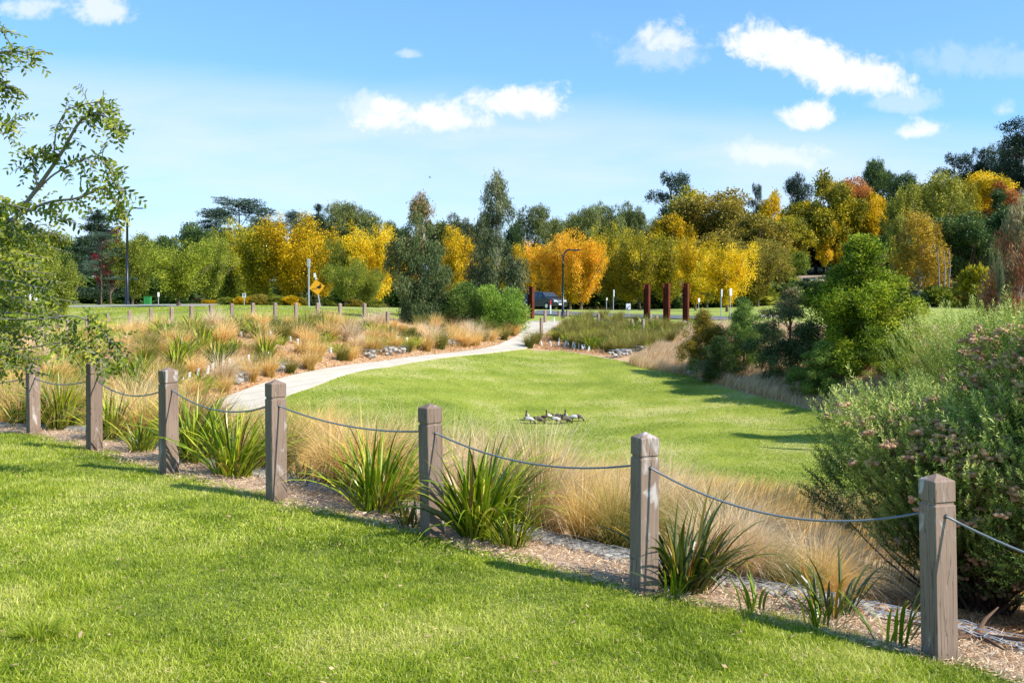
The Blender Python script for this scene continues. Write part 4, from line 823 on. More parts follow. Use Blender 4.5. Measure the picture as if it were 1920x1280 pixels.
# --- autumn avenue
AVE = [(425, 118, 428, 110, 'olive', 'olive tree under the big cedar'), (480, 112, 412, 130, 'olivegold', 'brownish-gold avenue tree with bare top'), (545, 110, 404, 140, 'gold', 'large golden avenue tree left of the duck sign'), (600, 120, 412, 100, 'gold', 'golden avenue tree behind the duck sign'), (648, 108, 435, 90, 'olive', 'greener avenue tree right of the duck sign'), (705, 106, 410, 112, 'yellow_leaf', 'bright yellow avenue tree left of the copper-tipped sapling'),
 (760, 118, 430, 90, 'gold', 'golden tree behind the copper-tipped sapling'), (860, 108, 428, 84, 'gold', 'yellow-gold tree framed between the two saplings'), (905, 122, 440, 80, 'olivegold', 'olive-gold tree behind the tall thin sapling'), (985, 112, 450, 80, 'gold', 'golden tree above the single rusty column'), (1032, 104, 430, 96, 'orange_leaf', 'orange-yellow avenue tree behind the short lamp'), (1092, 100, 430, 110, 'orange_leaf', 'most orange avenue tree right of the short lamp'), (1145, 112, 424, 96, 'olivegold', 'olive-yellow avenue tree right of the orange tree'),
 (1200, 108, 426, 104, 'olivegold', 'olive avenue tree above the left rusty column'), (1255, 110, 430, 100, 'olivegold', 'olive avenue tree above the middle rusty column'), (1305, 104, 440, 90, 'gold', 'golden-olive avenue tree right of the rusty columns'), (1362, 78, 452, 118, 'yellow_leaf', 'bright yellow small tree with a slim bare trunk'), (1420, 135, 450, 110, 'brownolive', 'brownish-green tree behind the small yellow tree'), (1180, 130, 455, 110, 'olivegold', 'shaded olive tree in the second avenue row'), (1070, 128, 450, 110, 'gold', 'golden tree in the second row behind the orange ones'), (1325, 130, 455, 100, 'olivegold', 'olive tree in the second row behind the yellow tree')]
for i, (px, d, yt, w, lf, lab) in enumerate(AVE): T('vase', px, d, yt, w*1.12, lf, lab, var=i % 5, name='autumn_tree')
T('vase', 332, 61, 440, 165, 'lightgreen', 'light green tree standing alone on the verge lawn', var=1, name='robinia_tree', dens=.75, lsc=.95)
T('vase', 250, 96, 440, 100, 'olive', 'olive tree close right of the tall street lamp', var=2, name='broadleaf_tree')
T('vase', 395, 100, 440, 100, 'green', 'green tree between the verge tree and golden trees', var=3, name='broadleaf_tree')
T('vase', 110, 46, 470, 110, 'green', 'green verge tree behind the drooping branches at left', var=4, name='broadleaf_tree', dens=.75, lsc=.95)
T('vase', 20, 58, 430, 170, 'olive', 'olive verge tree at the left edge behind the leaves', var=0, name='broadleaf_tree')
T('vase', -120, 50, 420, 200, 'green', 'green verge tree just outside the left edge', var=1, name='broadleaf_tree')
T('vase', 648, 76, 478, 90, 'green', 'dark green low tree right of the duck sign', var=0, name='broadleaf_tree', dens=.75, lsc=.95)
T('vase', 692, 78, 500, 70, 'olive', 'low olive tree left of the copper-tipped sapling', var=2, name='broadleaf_tree', dens=.75, lsc=.95)
# dense shaded undergrowth behind the avenue
for i in range(24):
    px = 180+i*58+random.uniform(-12, 12)
    T('bush', px, 138+random.uniform(-6, 10), random.uniform(508, 530), 110, ['darkgreen', 'olive', 'darkgreen', 'eucgrey'][i % 4], 'shady evergreen undergrowth bush behind the avenue trunks', 'bush', 'undergrowth_bush', var=i % 3, group='undergrowth bushes behind the avenue', dens=.6, lsc=5.5, crownname='foliage')
for i, (px, yt, w) in enumerate([(425, 556, 46), (455, 552, 44), (487, 549, 50), (520, 553, 46), (548, 551, 50), (566, 556, 34), (618, 556, 40), (395, 560, 40), (665, 558, 40), (705, 562, 46)]):
    T('bush', px, 76, yt, w, ['olive', 'gold', 'brownolive'][i % 3], 'low shaggy shrub in the hedge under the golden trees', 'bush', 'hedge_shrub', var=i % 3, group='low shrubs under the golden trees', dens=.8, lsc=2.2, crownname='foliage')
for i, (px, yt, w, lf, lab) in enumerate([(1680, 544, 60, 'olive', 'grey-olive bush left at the foot of the hill'), (1722, 548, 56, 'darkgreen', 'dark bush left of the greenest one at the hill foot'), (1758, 536, 66, 'green', 'greenest bush at the foot of the hill'), (1800, 548, 46, 'brownolive', 'small brownish bush at the hill foot'), (1845, 546, 60, 'darkgreen', 'dark blue-green bush right at the hill foot'), (1890, 548, 56, 'olive', 'olive bush behind the copper gum'), (1830, 500, 80, 'olivegold', 'taller olive shrub with pale stems at the hill foot'), (1640, 540, 60, 'brownolive', 'brown bush beside the gravel drive'), (1590, 545, 60, 'darkgreen', 'dark bush right of the gravel drive'), (1440, 548, 70, 'eucgrey', 'grey-green bush left of the gravel drive'), (1400, 552, 60, 'darkgreen', 'dark bush behind the yellow avenue tree')]):
    T('bush', px, 150, yt, w, lf, lab, 'bush', 'bush', var=i % 3, dens=.8, lsc=4, crownname='foliage')
# bare pale stems at the hill foot
for i, px in enumerate([1763, 1771, 1777]):
    d = 172; x = (px-CX)/F*d; g = G(); g.tube([(0, 0, -.5), (.2*(i-1), 0, 3), (.35*(i-1)+.1, 0, 6), (.3*(i-1)-.1, .1, 9.5)], [.14, .12, .09, .03], 6); [g.tube([(.3*(i-1), 0, z_), (.3*(i-1)+random.uniform(-.8, .8), .3, z_+1.6)], [.05, .015], 4) for z_ in (3.5, 5, 6.5, 7.5)]; o = g.build('bare_tree', M['greybark']); o.location = (x, d, hz(x, d)); tag(o, ['left', 'middle', 'right'][i]+' one of three pale bare stems right of the golden poplar', 'tree', 'bare pale stems')
# --- centre group
T('younggum', 790, 50, 366, 135, 'eucyoung', 'dark gum sapling with copper tips left of the round bushes', var=0, name='gum_sapling', bark_='redbark', dens=2.8)
T('younggum', 932, 54, 324, 124, 'eucgrey', 'tallest thin-topped gum sapling above the round bushes', var=1, name='gum_sapling', bark_='greybark', dens=2.2)
T('bush', 874, 50, 524, 102, 'feather', 'left one of two round green bushes by the footpath', 'bush', 'round_bush', var=0, dens=2.2, crownname='foliage')
T('bush', 940, 49, 518, 112, 'brightbush', 'right, brighter one of two round green bushes by the footpath', 'bush', 'round_bush', var=1, dens=2.2, crownname='foliage')
# --- bank right of the lower lawn
T('wattle', 1322, 38, 584, 128, 'brownolive', 'low brownish fine-leaved shrub left on the right bank', 'shrub', 'shrub', var=0, dens=2.0, crownname='foliage')
T('wattle', 1395, 37, 562, 140, 'feather', 'feathery green shrub with a soft top on the right bank', 'shrub', 'shrub', var=1, dens=2.4, crownname='foliage')
T('wattle', 1350, 36, 630, 120, 'darkgreen', 'dark low shrub below the brownish one', 'shrub', 'shrub', var=2, dens=1.6, crownname='foliage')
T('younggum', 1482, 34, 536, 165, 'eucyoung', 'young gum with drooping leaves left of the bright wattle', var=2, name='gum_sapling', bark_='redbark', dens=2.0)
T('wattle', 1618, 32, 448, 270, 'wattle', 'tall bright green wattle with dark stems', 'tree', 'wattle_tree', var=3, dens=3.4, lsc=1.1)
T('wattle', 1690, 29, 620, 170, 'wattle', 'low green wattle right of the tall one', 'tree', 'wattle_tree', var=0, dens=1.6)
T('wattle', 1545, 31, 640, 150, 'feather', 'grey-green soft shrub at the foot of the tall wattle', 'shrub', 'shrub', var=2, dens=2.4, crownname='foliage')
T('younggum', 1640, 38, 460, 100, 'euccopper', 'copper-leaved gum peeping out behind the tall wattle', var=3, name='gum_sapling', bark_='redbark')
T('younggum', 1915, 24, 372, 165, 'euccopper', 'copper and silver gum at the right edge', var=1, name='gum_sapling', bark_='greybark', dens=2.4)
T('wattle', 1800, 28, 640, 120, 'feather', 'soft green shrub behind the pale big shrub', 'shrub', 'shrub', var=1, crownname='foliage')
T('wattle', 2080, 22, 560, 260, 'wattle', 'green wattle outside the right edge', 'tree', 'wattle_tree', var=1)
# two slim saplings out of frame whose shadows cross the lawn
for i, (X0, Y0, h_, w_) in enumerate([(11.6, 23.0, 5.0, .5), (12.6, 25.4, 4.6, .4)]):
    t, g, Hh, Ww, mc = proto('younggum', 3); root = empty('gum_sapling', (X0, Y0, hz(X0, Y0))); root.scale = (w_/Ww, w_/Ww, h_/Hh)
    mc.setdefault(('eucgrey', 'c'), g.mesh('crown', M['eucgrey'])); mc.setdefault(('redbark', 't'), t.mesh('trunk', M['redbark'], True))
    for nm, me in (('crown', mc[('eucgrey', 'c')]), ('trunk', mc[('redbark', 't')])):
        o = bpy.data.objects.new(nm, me); COL.objects.link(o); o.parent = root
    tag(root, ['nearer', 'farther'][i]+' slim sapling behind the big shrub, shading the lawn', 'tree')

# ------------------------------------------------------------------ strappy clumps and tussocks
def vnoise(Q, f, seed=0):
    r = np.random.default_rng(seed); t = r.random((64, 64)); x = Q[:, 0]*f; y = Q[:, 1]*f; i = np.floor(x).astype(int); j = np.floor(y).astype(int); a = x-i; b = y-j; a = a*a*(3-2*a); b = b*b*(3-2*b)
    return (t[i % 64, j % 64]*(1-a)*(1-b)+t[(i+1) % 64, j % 64]*a*(1-b)+t[i % 64, (j+1) % 64]*(1-a)*b+t[(i+1) % 64, (j+1) % 64]*a*b)
def flax_mesh(name, n, Hm, Wd, mat, lean=.5, seed=0, spread=.16):
    r = np.random.default_rng(seed); g = G(); seg = 7
    for _ in range(n):
        a = r.random()*6.28; q = spread*math.sqrt(r.random()); b = np.array([math.cos(a)*q, math.sin(a)*q, 0]); h = Hm*r.uniform(.55, 1.1); w = Wd*r.uniform(.6, 1.15)
        dirv = unit(np.array([math.cos(a)+lean+r.normal(0, .35), math.sin(a)*.9+r.normal(0, .35), 0])); th0 = r.uniform(.05, .75); bend = r.uniform(.3, 1.35)*(1.4 if r.random() < .2 else 1)
        P = [b]; 
        for k in range(seg): th = th0+bend*((k+.5)/seg)**1.7; P.append(P[-1]+(dirv*math.sin(th)+np.array([0, 0, math.cos(th)]))*h/seg)
        P = np.array(P); side = unit(np.cross(dirv, [0, 0, 1])); tw = r.normal(0, .5); side = unit(side*math.cos(tw)+np.array([0, 0, 1])*math.sin(tw)*.5)
        u = np.linspace(0, 1, seg+1); ww = w*np.where(u < .5, .72+.56*u, (1-u)**.75*1.68)*.5; ww[-1] = .0005
        nrm = unit(np.cross(np.gradient(P, axis=0), side))
        Vl = P-side*ww[:, None]+nrm*ww[:, None]*.45; Vr = P+side*ww[:, None]+nrm*ww[:, None]*.45
        V = np.stack([Vl, P, Vr], 1).reshape(-1, 3); i = np.arange(seg)[:, None]*3
        t = np.clip(r.normal(.34, .17), 0, .72)+np.repeat(u, 3)**9*.6*(r.random() < .5); t = np.clip(np.where(r.random() < .07, t+.6, t), 0, 1)
        g.add(V, np.concatenate([i+np.array([[0, 1, 4, 3]]), i+np.array([[1, 2, 5, 4]])]), t)
    return g.mesh(name, mat)
FX = [flax_mesh('flax_plant', n, h, w, M[m_], ln, 20+i) for i, (n, h, w, m_, ln) in enumerate([(170, .92, .034, 'flax', .4), (150, .84, .03, 'flax', .4), (90, .78, .03, 'flax', .4), (130, .86, .034, 'flaxdark', .4), (16, .5, .03, 'flax', .3), (34, .6, .034, 'flaxdark', .3), (190, .92, .031, 'flax', .55)])]
FLAX = [  # px of base, off = metres beyond the fence line, mesh, scale, label
 (115, .55, 0, .95, 'big flax clump between the two leftmost near bollards'), (215, .5, 1, .9, 'flax clump right of the second near bollard'), (268, .35, 2, .72, 'smaller flax clump just left of the third near bollard'), (372, .5, 0, .95, 'tall flax clump just right of the third near bollard'), (440, .35, 1, .95, 'leafy flax clump left of the fourth bollard'),
 (40, .7, 2, .8, 'small flax clump left of the leftmost near bollard'), (712, .32, 1, 1.0, 'dark green flax clump left of the centre bollard'), (772, .1, 5, .62, 'low sparse flax at the foot of the centre bollard'), (905, .28, 6, 1.0, 'biggest bright yellow-green flax, right of the centre bollard'), (960, .22, 2, .62, 'low flax at the right foot of the biggest bright one'),
 (1290, .22, 3, .84, 'dark flax with orange-tipped blades right of the stained bollard'), (1265, .05, 4, .7, 'few bright blades in front of the dark orange-tipped flax'), (1425, .12, 4, .8, 'tiny flax of a few blades right of the dark flax'), (1560, .35, 5, .8, 'sparse flax under the big round shrub'), (1545, .10, 4, .75, 'tiny bright flax in front of the sparse one'), (1675, .12, 4, .85, 'tiny flax just left of the nearest bollard'), (575, .6, 5, .7, 'thin flax right of the fourth bollard')]
def fencepoint(px, off):
    u = (px-CX)/F; ds = np.linspace(3, 25, 2200); s = sdist(u*ds, ds); k = np.argmax(s >= off); return u*ds[k], ds[k]
for i, (px, off, k, s_c, lab) in enumerate(FLAX):
    x, y = fencepoint(px, off); o = bpy.data.objects.new('flax_plant', FX[k]); COL.objects.link(o); o.location = (x, y, hz(x, y)-.02); o.scale = (s_c*.88,)*3; o.rotation_euler = (0, 0, random.uniform(-.5, .5)); tag(o, lab, 'flax plant', 'flax clumps along the near bollards')
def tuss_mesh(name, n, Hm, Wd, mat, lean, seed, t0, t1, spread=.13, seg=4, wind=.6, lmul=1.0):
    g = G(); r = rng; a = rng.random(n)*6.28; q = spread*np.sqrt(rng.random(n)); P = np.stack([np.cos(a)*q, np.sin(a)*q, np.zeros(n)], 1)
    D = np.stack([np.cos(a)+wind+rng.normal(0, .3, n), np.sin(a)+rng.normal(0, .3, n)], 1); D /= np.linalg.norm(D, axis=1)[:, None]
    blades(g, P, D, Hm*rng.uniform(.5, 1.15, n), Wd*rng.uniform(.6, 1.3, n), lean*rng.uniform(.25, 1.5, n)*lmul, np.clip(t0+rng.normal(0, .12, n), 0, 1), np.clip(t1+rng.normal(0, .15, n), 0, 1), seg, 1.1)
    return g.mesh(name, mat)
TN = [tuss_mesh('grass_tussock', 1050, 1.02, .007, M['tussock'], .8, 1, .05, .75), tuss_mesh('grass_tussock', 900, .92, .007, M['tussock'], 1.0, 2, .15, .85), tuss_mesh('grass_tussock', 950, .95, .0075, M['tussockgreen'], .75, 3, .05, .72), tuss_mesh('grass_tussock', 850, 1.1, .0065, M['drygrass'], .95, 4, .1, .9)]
TF = [tuss_mesh('grass_tussock', 520, .85, .014, M['tussock'], .75, 5, .2, .72, .16), tuss_mesh('grass_tussock', 480, .75, .014, M['tussock'], .9, 6, .35, .85, .16), tuss_mesh('grass_tussock', 520, .8, .015, M['tussockgreen'], .75, 7, .15, .6, .16), tuss_mesh('grass_tussock', 480, .95, .013, M['drygrass'], .85, 8, .4, .85, .2)]
SF = [flax_mesh('strappy_plant', 60, .6, .03, M['straplime'], .25, 51, .12), flax_mesh('strappy_plant', 60, .55, .028, M['strapgreen'], .2, 52, .1), flax_mesh('strappy_plant', 70, .7, .03, M['flax'], .3, 53, .14)]
def put(me, name, x, y, s, label, cat, group=None, rz=None, sz=1.0):
    o = bpy.data.objects.new(name, me); COL.objects.link(o); o.location = (x, y, hz(x, y)-.02); o.scale = (s, s, s*sz); o.rotation_euler = (0, 0, random.uniform(-.7, .7) if rz is None else rz); return tag(o, label, cat, group)
# tussocks right behind the near fence
near = []
for px, off in [(x_, o_) for o_, st_ in ((.88, 50), (1.5, 58), (2.4, 70), (3.4, 84)) for x_ in range(-60, 1580, st_)]:
    px += random.uniform(-22, 22); of = off+random.uniform(-.2, .2)
    if px > 1480 and off > 2.5: continue
    x, y = fencepoint(px, of)
    if px < 420 and off > 3.5: pass
    k = random.choice([0, 0, 1, 2, 2, 3, 3]) if px > 560 else random.choice([0, 1, 2, 3, 1])
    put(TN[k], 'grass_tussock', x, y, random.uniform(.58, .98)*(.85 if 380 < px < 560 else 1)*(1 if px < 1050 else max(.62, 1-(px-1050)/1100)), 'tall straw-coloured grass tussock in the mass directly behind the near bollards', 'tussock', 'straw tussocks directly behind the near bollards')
# planted bank left of the footpath
def bank(poly_, n, mind, choose):
    P = sample_poly(poly_, n, mind)
    for x, y in P: choose(x, y)
def ch_left(x, y):
    r_ = random.random(); px = CX+x/y*F
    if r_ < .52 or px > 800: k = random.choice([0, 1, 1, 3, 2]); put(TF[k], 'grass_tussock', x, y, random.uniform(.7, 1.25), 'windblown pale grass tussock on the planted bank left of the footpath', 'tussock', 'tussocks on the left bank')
    else: put(random.choice(SF), 'strappy_plant', x, y, random.uniform(.8, 1.5), 'green strap-leaved clump on the planted bank left of the footpath', 'strappy plant', 'strap-leaved clumps on the left bank')
BANKL = polyhit([(0,700),(33,662),(203,634),(359,617),(516,613),(690,613),(900,610),(968,612),(972,628),(935,642),(840,654),(700,668),(600,680),(500,700),(400,735),(330,760),(200,770),(0,760)])
bank(BANKL, 250, .6, ch_left)
Q = sample_poly(BANKL, 26000); Q = Q[vnoise(Q, .6, 21) > .52]; n = len(Q); a = rng.random(n)*6.28; D = np.stack([np.cos(a)*.7+.8, np.sin(a)*.7], 1); D /= np.linalg.norm(D, axis=1)[:, None]
g = G(); blades(g, np.column_stack([Q, height(Q[:, 0], Q[:, 1])]), D, rng.uniform(.15, .45, n), .015, rng.uniform(.2, 1.0, n), np.clip(.3+rng.normal(0, .15, n), 0, 1), np.clip(.65+rng.normal(0, .2, n), 0, 1), 3)
tag(g.build('dry_grass', M['tussock']), 'loose dry grass filling gaps between plants on the left bank', 'dry grass', kind='stuff')
# edging tussocks along the footpath
for px, py in [(470,716),(505,706),(545,700),(580,694),(640,676),(655,676),(700,664),(765,660),(800,658),(905,640),(925,636),(945,630),(420,738),(960,622),(980,606),(890,645),(870,650),(850,648)]:
    p = hit(px, py, 20); put(TF[random.choice([0, 2, 0])], 'grass_tussock', p[0], p[1], random.uniform(.7, 1.0), 'rounded olive tussock edging the footpath on its left side', 'tussock', 'tussocks edging the footpath')
BANKR = polyhit([(1035,640),(1065,612),(1140,612),(1240,618),(1300,622),(1240,650),(1160,664),(1070,652)])
def ch_right(x, y):
    r_ = random.random()
    if r_ < .42: put(TF[2], 'grass_tussock', x, y, random.uniform(.8, 1.25), 'green windswept tussock in the bed right of the footpath', 'tussock', 'tussocks in the right bed')
    else: put(random.choice(SF), 'strappy_plant', x, y, random.uniform(.9, 1.5), 'bushy green strap-leaved clump in the bed right of the footpath', 'strappy plant', 'strap-leaved clumps in the right bed')
bank(BANKR, 120, .5, ch_right)
for px, py in [(992,652),(1004,645),(1080,604),(1100,602),(1130,600),(1160,600),(1190,606),(1100,610),(1140,612),(1260,625),(1280,620)]:
    p = hit(px, py, 20); put(TF[2], 'grass_tussock', p[0], p[1], random.uniform(.75, 1.1), 'dark green windswept tussock at the edge of the right bed', 'tussock', 'tussocks in the right bed')
for i, (px, py) in enumerate([(240,640),(262,636),(355,622),(385,616),(425,616),(628,612),(650,614),(555,606),(210,636),(1290,606),(1236,604)]):
    p = hit(px, py, 20); put(SF[i % 3], 'strappy_plant', p[0], p[1], 1.1, 'green strap-leaved clump at the foot of the far bollards', 'strappy plant', 'strap-leaved clumps by the far bollards')
# white plastic guards
gg = G(); gg.tube([(0, 0, 0), (.01, 0, .27)], [.05, .042], 7); GU = gg.mesh('plant_guard', M['plastic'])
def guard(x, y, where):
    o = bpy.data.objects.new('plant_guard', GU); COL.objects.link(o); o.location = (x, y, hz(x, y)); o.rotation_euler = (random.uniform(-.2, .2), random.uniform(-.25, .25), random.random()*6); o.scale = (1, 1, random.uniform(.7, 1.15)); tag(o, 'small white plastic plant guard '+where, 'plant guard', 'white plant guards '+where)
for px, py in [(345,718),(355,712),(368,708),(377,705),(390,700),(402,697),(420,694),(432,688),(455,684),(470,680),(500,672),(506,674),(560,650),(585,648),(600,660),(614,636),(612,642),(690,652),(700,651),(705,650),(745,640),(808,636),(822,634),(828,636),(842,638),(200,640),(212,642),(300,632),(284,640),(455,632),(508,630),(185,640),(655,640),(760,644),(615,660),(622,662),(480,680),(545,640)]:
    p = hit(px+random.uniform(-3, 3), py, 20); guard(p[0], p[1], 'on the left bank')
for px, py in [(991,650),(1015,648),(1032,650),(1045,640),(1050,648),(1058,650),(1072,652),(1080,653),(1087,654),(1092,656),(1098,655),(1105,657),(1065,646),(1120,640),(1135,632),(1152,636),(1165,630),(1180,628),(1100,606),(1082,606),(1240,632),(1246,630),(1200,640),(1210,636),(1150,645),(1040,604),(1130,650),(1175,640)]:
    p = hit(px+random.uniform(-3, 3), py, 20); guard(p[0], p[1], 'in the right bed')
# rocks and wire baskets
def rock(px, py, w, h_, mat, label, d=None, dep=None):
    p = hit(px, py, 12); g = G(); g.ball((0, 0, h_*.35), (w/2, (dep or w)/2, h_*.65), 14, 9, jit=.28); o = g.build('rock', M[mat]); o.location = tuple(p); o.rotation_euler = (0, 0, random.random()*3); tag(o, label, 'rock')
rock(1325, 700, 1.0, .55, 'palerock', 'pale rounded boulder under the brownish shrub')
rock(1300, 702, .5, .3, 'rock', 'small dark rock left of the pale boulder')
def basket(a, b, label, hh=.3, ww=.5):
    A, B = hit(*a, 12), hit(*b, 12); L = np.linalg.norm(B[:2]-A[:2]); root = empty('gabion_basket', tuple((A+B)/2), math.atan2(B[1]-A[1], B[0]-A[0]))
    g = G(); n = int(L*14)
    for _ in range(n): g.ball((random.uniform(-L/2, L/2), random.uniform(-ww/2, ww/2), random.uniform(.03, hh-.05)), (random.uniform(.07, .13), random.uniform(.07, .13), random.uniform(.05, .09)), 7, 5, jit=.3)
    tag(g.build('stones', M['rock'], root), kind='stuff')
    g = G()
    for k in range(int(L/.15)+1):
        x = -L/2+k*.15; g.tube([(x, -ww/2-.04, 0), (x, -ww/2-.04, hh), (x, ww/2, hh+.01)], .004, 3)
    for z in np.arange(.05, hh+.02, .12): g.tube([(-L/2, -ww/2-.045, z), (L/2, -ww/2-.045, z)], .004, 3)
    g.build('wire_mesh', M['galv'], root); tag(root, label, 'gabion')
basket((1148, 672), (1182, 664), 'stone gabion at the tip of the bed right of the lawn')
basket((1182, 663), (1206, 656), 'stone gabion second from the tip of the right bed')
basket((823, 650), (868, 646), 'stone gabion beside the footpath near the round bushes'); basket((715, 666), (756, 661), 'stone gabion beside the footpath in the middle of the bank'); basket((682, 672), (700, 669), 'short stone gabion beside the middle footpath gabion')
basket((505, 702), (530, 692), 'stone gabion near the near end of the footpath'); basket((428, 722), (455, 712), 'stone gabion half hidden by tussocks at the footpath start'); basket((335, 628), (400, 622), 'long stone gabion below the far bollards'); basket((1272, 612), (1294, 612), 'gabion in front of the right rusty column')

# near retaining gabion: stones and wire just beyond the fence, seen as a thin strip
def along(px0, px1, off, n): 
    P = [fencepoint(p, off) for p in np.linspace(px0, px1, n)]; return np.array(P)
root = empty('gabion_wall', (0, 8, hz(0, 8)-.3)); org = np.array(root.location)
g = G(); E = along(-60, 2100, .58, 60); seglen = np.linalg.norm(np.diff(E, axis=0), axis=1); cum = np.concatenate([[0], np.cumsum(seglen)])
for k in range(1900):
    t_ = random.random()*cum[-1]; x = np.interp(t_, cum, E[:, 0]); y = np.interp(t_, cum, E[:, 1])+random.uniform(-.12, .24); r_ = random.uniform(.018, .042)
    g.ball((x-org[0], y-org[1], -9), (r_*1.3, r_*1.2, r_*.8), 6, 4, jit=.35)
# drop each stone on the ground
cen = np.array([v.mean(0) for v in g.V]); zz = height(cen[:, 0]+org[0], cen[:, 1]+org[1])
for v, z in zip(g.V, zz): v[:, 2] += 9+z-org[2]+.005
tag(g.build('stones', M['rock'], root), kind='stuff')
g = G()
for off in np.arange(.46, .84, .06):
    Q = along(-60, 2100, off, 90); Z = height(Q[:, 0], Q[:, 1])+.045+rng.normal(0, .006, 90); g.tube(np.column_stack([Q, Z])-org, .0028, 3)
for t_ in np.arange(0, cum[-1], .075):
    x = np.interp(t_, cum, E[:, 0]); y = np.interp(t_, cum, E[:, 1]); q = np.array([[x-.04+.09*k, y-.12+.11*k] for k in range(5)]); q[:, 0] += .02*np.sin(np.arange(5)*3)
    g.tube(np.column_stack([q, height(q[:, 0], q[:, 1])+.047])-org, .0026, 3)
g.build('wire_mesh', M['galv'], root); tag(root, 'low grey stone and wire gabion strip along the top of the drop behind the near bollards', 'gabion')

# ------------------------------------------------------------------ lawns, litter and dry grass
def scatter_region(n, xs, ys, test):
    out_ = []; c = 0
    while c < n:
        q = np.stack([rng.uniform(*xs, n), rng.uniform(*ys, n)], 1); q = q[test(q)]; out_.append(q); c += len(q)
    return np.concatenate(out_)[:n]
def pixpts(n, dmin, dmax, umin=-.6, umax=.6, p=1.0):
    """points whose density falls off with distance"""
    d = dmin*(dmax/dmin)**(rng.random(n)**p); u = rng.uniform(umin, umax, n); return np.stack([u*d, d], 1)
Q = np.concatenate([pixpts(780000, 3.0, 15), pixpts(90000, 2.0, 12, -1.2, -.6), np.stack([rng.uniform(-5.5, 4, 70000), rng.uniform(.2, 3.0, 70000)], 1)]); s_ = sdist(Q[:, 0], Q[:, 1]); nz = .03*np.sin(Q[:, 0]*9)+.03*np.sin(Q[:, 0]*23+Q[:, 1]*7)+rng.normal(0, .03, len(Q)); Q = Q[s_ < .05+nz]
Z = height(Q[:, 0], Q[:, 1]); n = len(Q)
pn = vnoise(Q, 1.3, 1)*.5+vnoise(Q, 4.5, 2)*.3+vnoise(Q, 14, 3)*.2
a = rng.random(n)*6.28; D = np.stack([np.cos(a)+.2, np.sin(a)], 1); D /= np.linalg.norm(D, axis=1)[:, None]
hgt = (.020+.018*vnoise(Q, 5, 4)*vnoise(Q, 1.7, 6)*2)*rng.uniform(.5, 1.5, n)
dd = Q[:, 1]; wd = np.where(dd < 6, .0048, .0072)*rng.uniform(.7, 1.4, n)
tn = np.clip(.47+(pn-.5)*1.5+rng.normal(0, .2, n), 0, 1); tn = np.where(rng.random(n) < .03+.16*np.clip(vnoise(Q, 2.2, 31)-.45, 0, 1), .97, tn)
g = G(); P = np.column_stack([Q, Z-.004]); nr_ = dd < 7
blades(g, P[nr_], D[nr_], hgt[nr_], wd[nr_], rng.uniform(.3, 1.5, nr_.sum()), tn[nr_]*.8, tn[nr_], 2); f_ = ~nr_
blades(g, P[f_], D[f_], hgt[f_], wd[f_], rng.uniform(.1, 1.0, f_.sum()), tn[f_]*.8, tn[f_], 1)
tag(g.build('lawn_grass', M['lawn']), 'short bright green mown grass of the near lawn', 'grass', kind='stuff')
print('near blades', n)
# coarse tufts in the lawn
for i, (px, py, s_c) in enumerate([(75, 1195, 1.0), (215, 1225, .55), (1440, 1230, .4), (560, 1160, .4)]):
    p = hit(px, py, 3); me = tuss_mesh('grass_tuft', 260, .17, .006, M['lawn'], 1.1, 90+i, .3, .75, .07, 3, .1); put(me, 'grass_tuft', p[0], p[1], s_c, ['large bright coarse grass tuft near the bottom left corner', 'smaller bright grass tuft right of the large corner tuft', 'small grass tuft near the right end of the lawn', 'faint grass tuft in the middle of the lawn'][i], 'grass tuft')
Q = pixpts(2200, 3.6, 12, -.6, .6); Q = Q[sdist(Q[:, 0], Q[:, 1]) < -.05]; n = len(Q); D = rng.normal(size=(n, 3))*np.array([1, 1, .3]); k = rng.random(n) < .1
g = G(); leaves(g, np.column_stack([Q, height(Q[:, 0], Q[:, 1])+.022+rng.uniform(0, .012, n)]), D, np.where(k, .035, .03)*rng.uniform(.6, 1.2, n), np.where(k, .016, .005), rng.random(n)*.45, unit(rng.normal(size=(n, 3))*.4+np.array([0, 0, 1]))); tag(g.build('fallen_leaves', M['litter']), 'scattered dry clippings and small fallen leaves on the near lawn', 'fallen leaves', kind='stuff')
# lower lawn
Q = pixpts(420000, 15, 50, -.45, .45); Q = Q[inside(Q, LAWN2)]; n = len(Q); pn = vnoise(Q, .28, 5)*.5+vnoise(Q, 1.6, 6)*.4+.045*np.sin(np.hypot(Q[:, 0]-7, Q[:, 1]-16)*3.2+4*vnoise(Q, .25, 8)); a = rng.random(n)*6.28; D = np.stack([np.cos(a), np.sin(a)], 1)
g = G(); blades(g, np.column_stack([Q, height(Q[:, 0], Q[:, 1])-.005]), D, rng.uniform(.025, .06, n), Q[:, 1]*.0007, rng.uniform(.2, 1.2, n), np.clip((pn-.5)*1.6+.45+rng.normal(0, .17, n), 0, 1)*.85, np.clip((pn-.5)*1.6+.45+rng.normal(0, .17, n), 0, 1), 1)
tag(g.build('lawn_grass', M['lawn2']), 'mown grass of the bowl-shaped lower lawn around the ducks', 'grass', kind='stuff')
Q = pixpts(120000, 34, 66, -.75, 0.05); Q = Q[inside(Q, LAWN3)]; n = len(Q); D = rng.normal(size=(n, 2))
g = G(); blades(g, np.column_stack([Q, height(Q[:, 0], Q[:, 1])-.005]), D/np.linalg.norm(D, axis=1)[:, None], rng.uniform(.03, .08, n), Q[:, 1]*.0007, rng.uniform(.2, 1.2, n), rng.random(n)*.6+.2, rng.random(n)*.6+.2, 1)
tag(g.build('lawn_grass', M['lawn2']), 'mown grass of the verge lawn behind the far bollards', 'grass', kind='stuff')
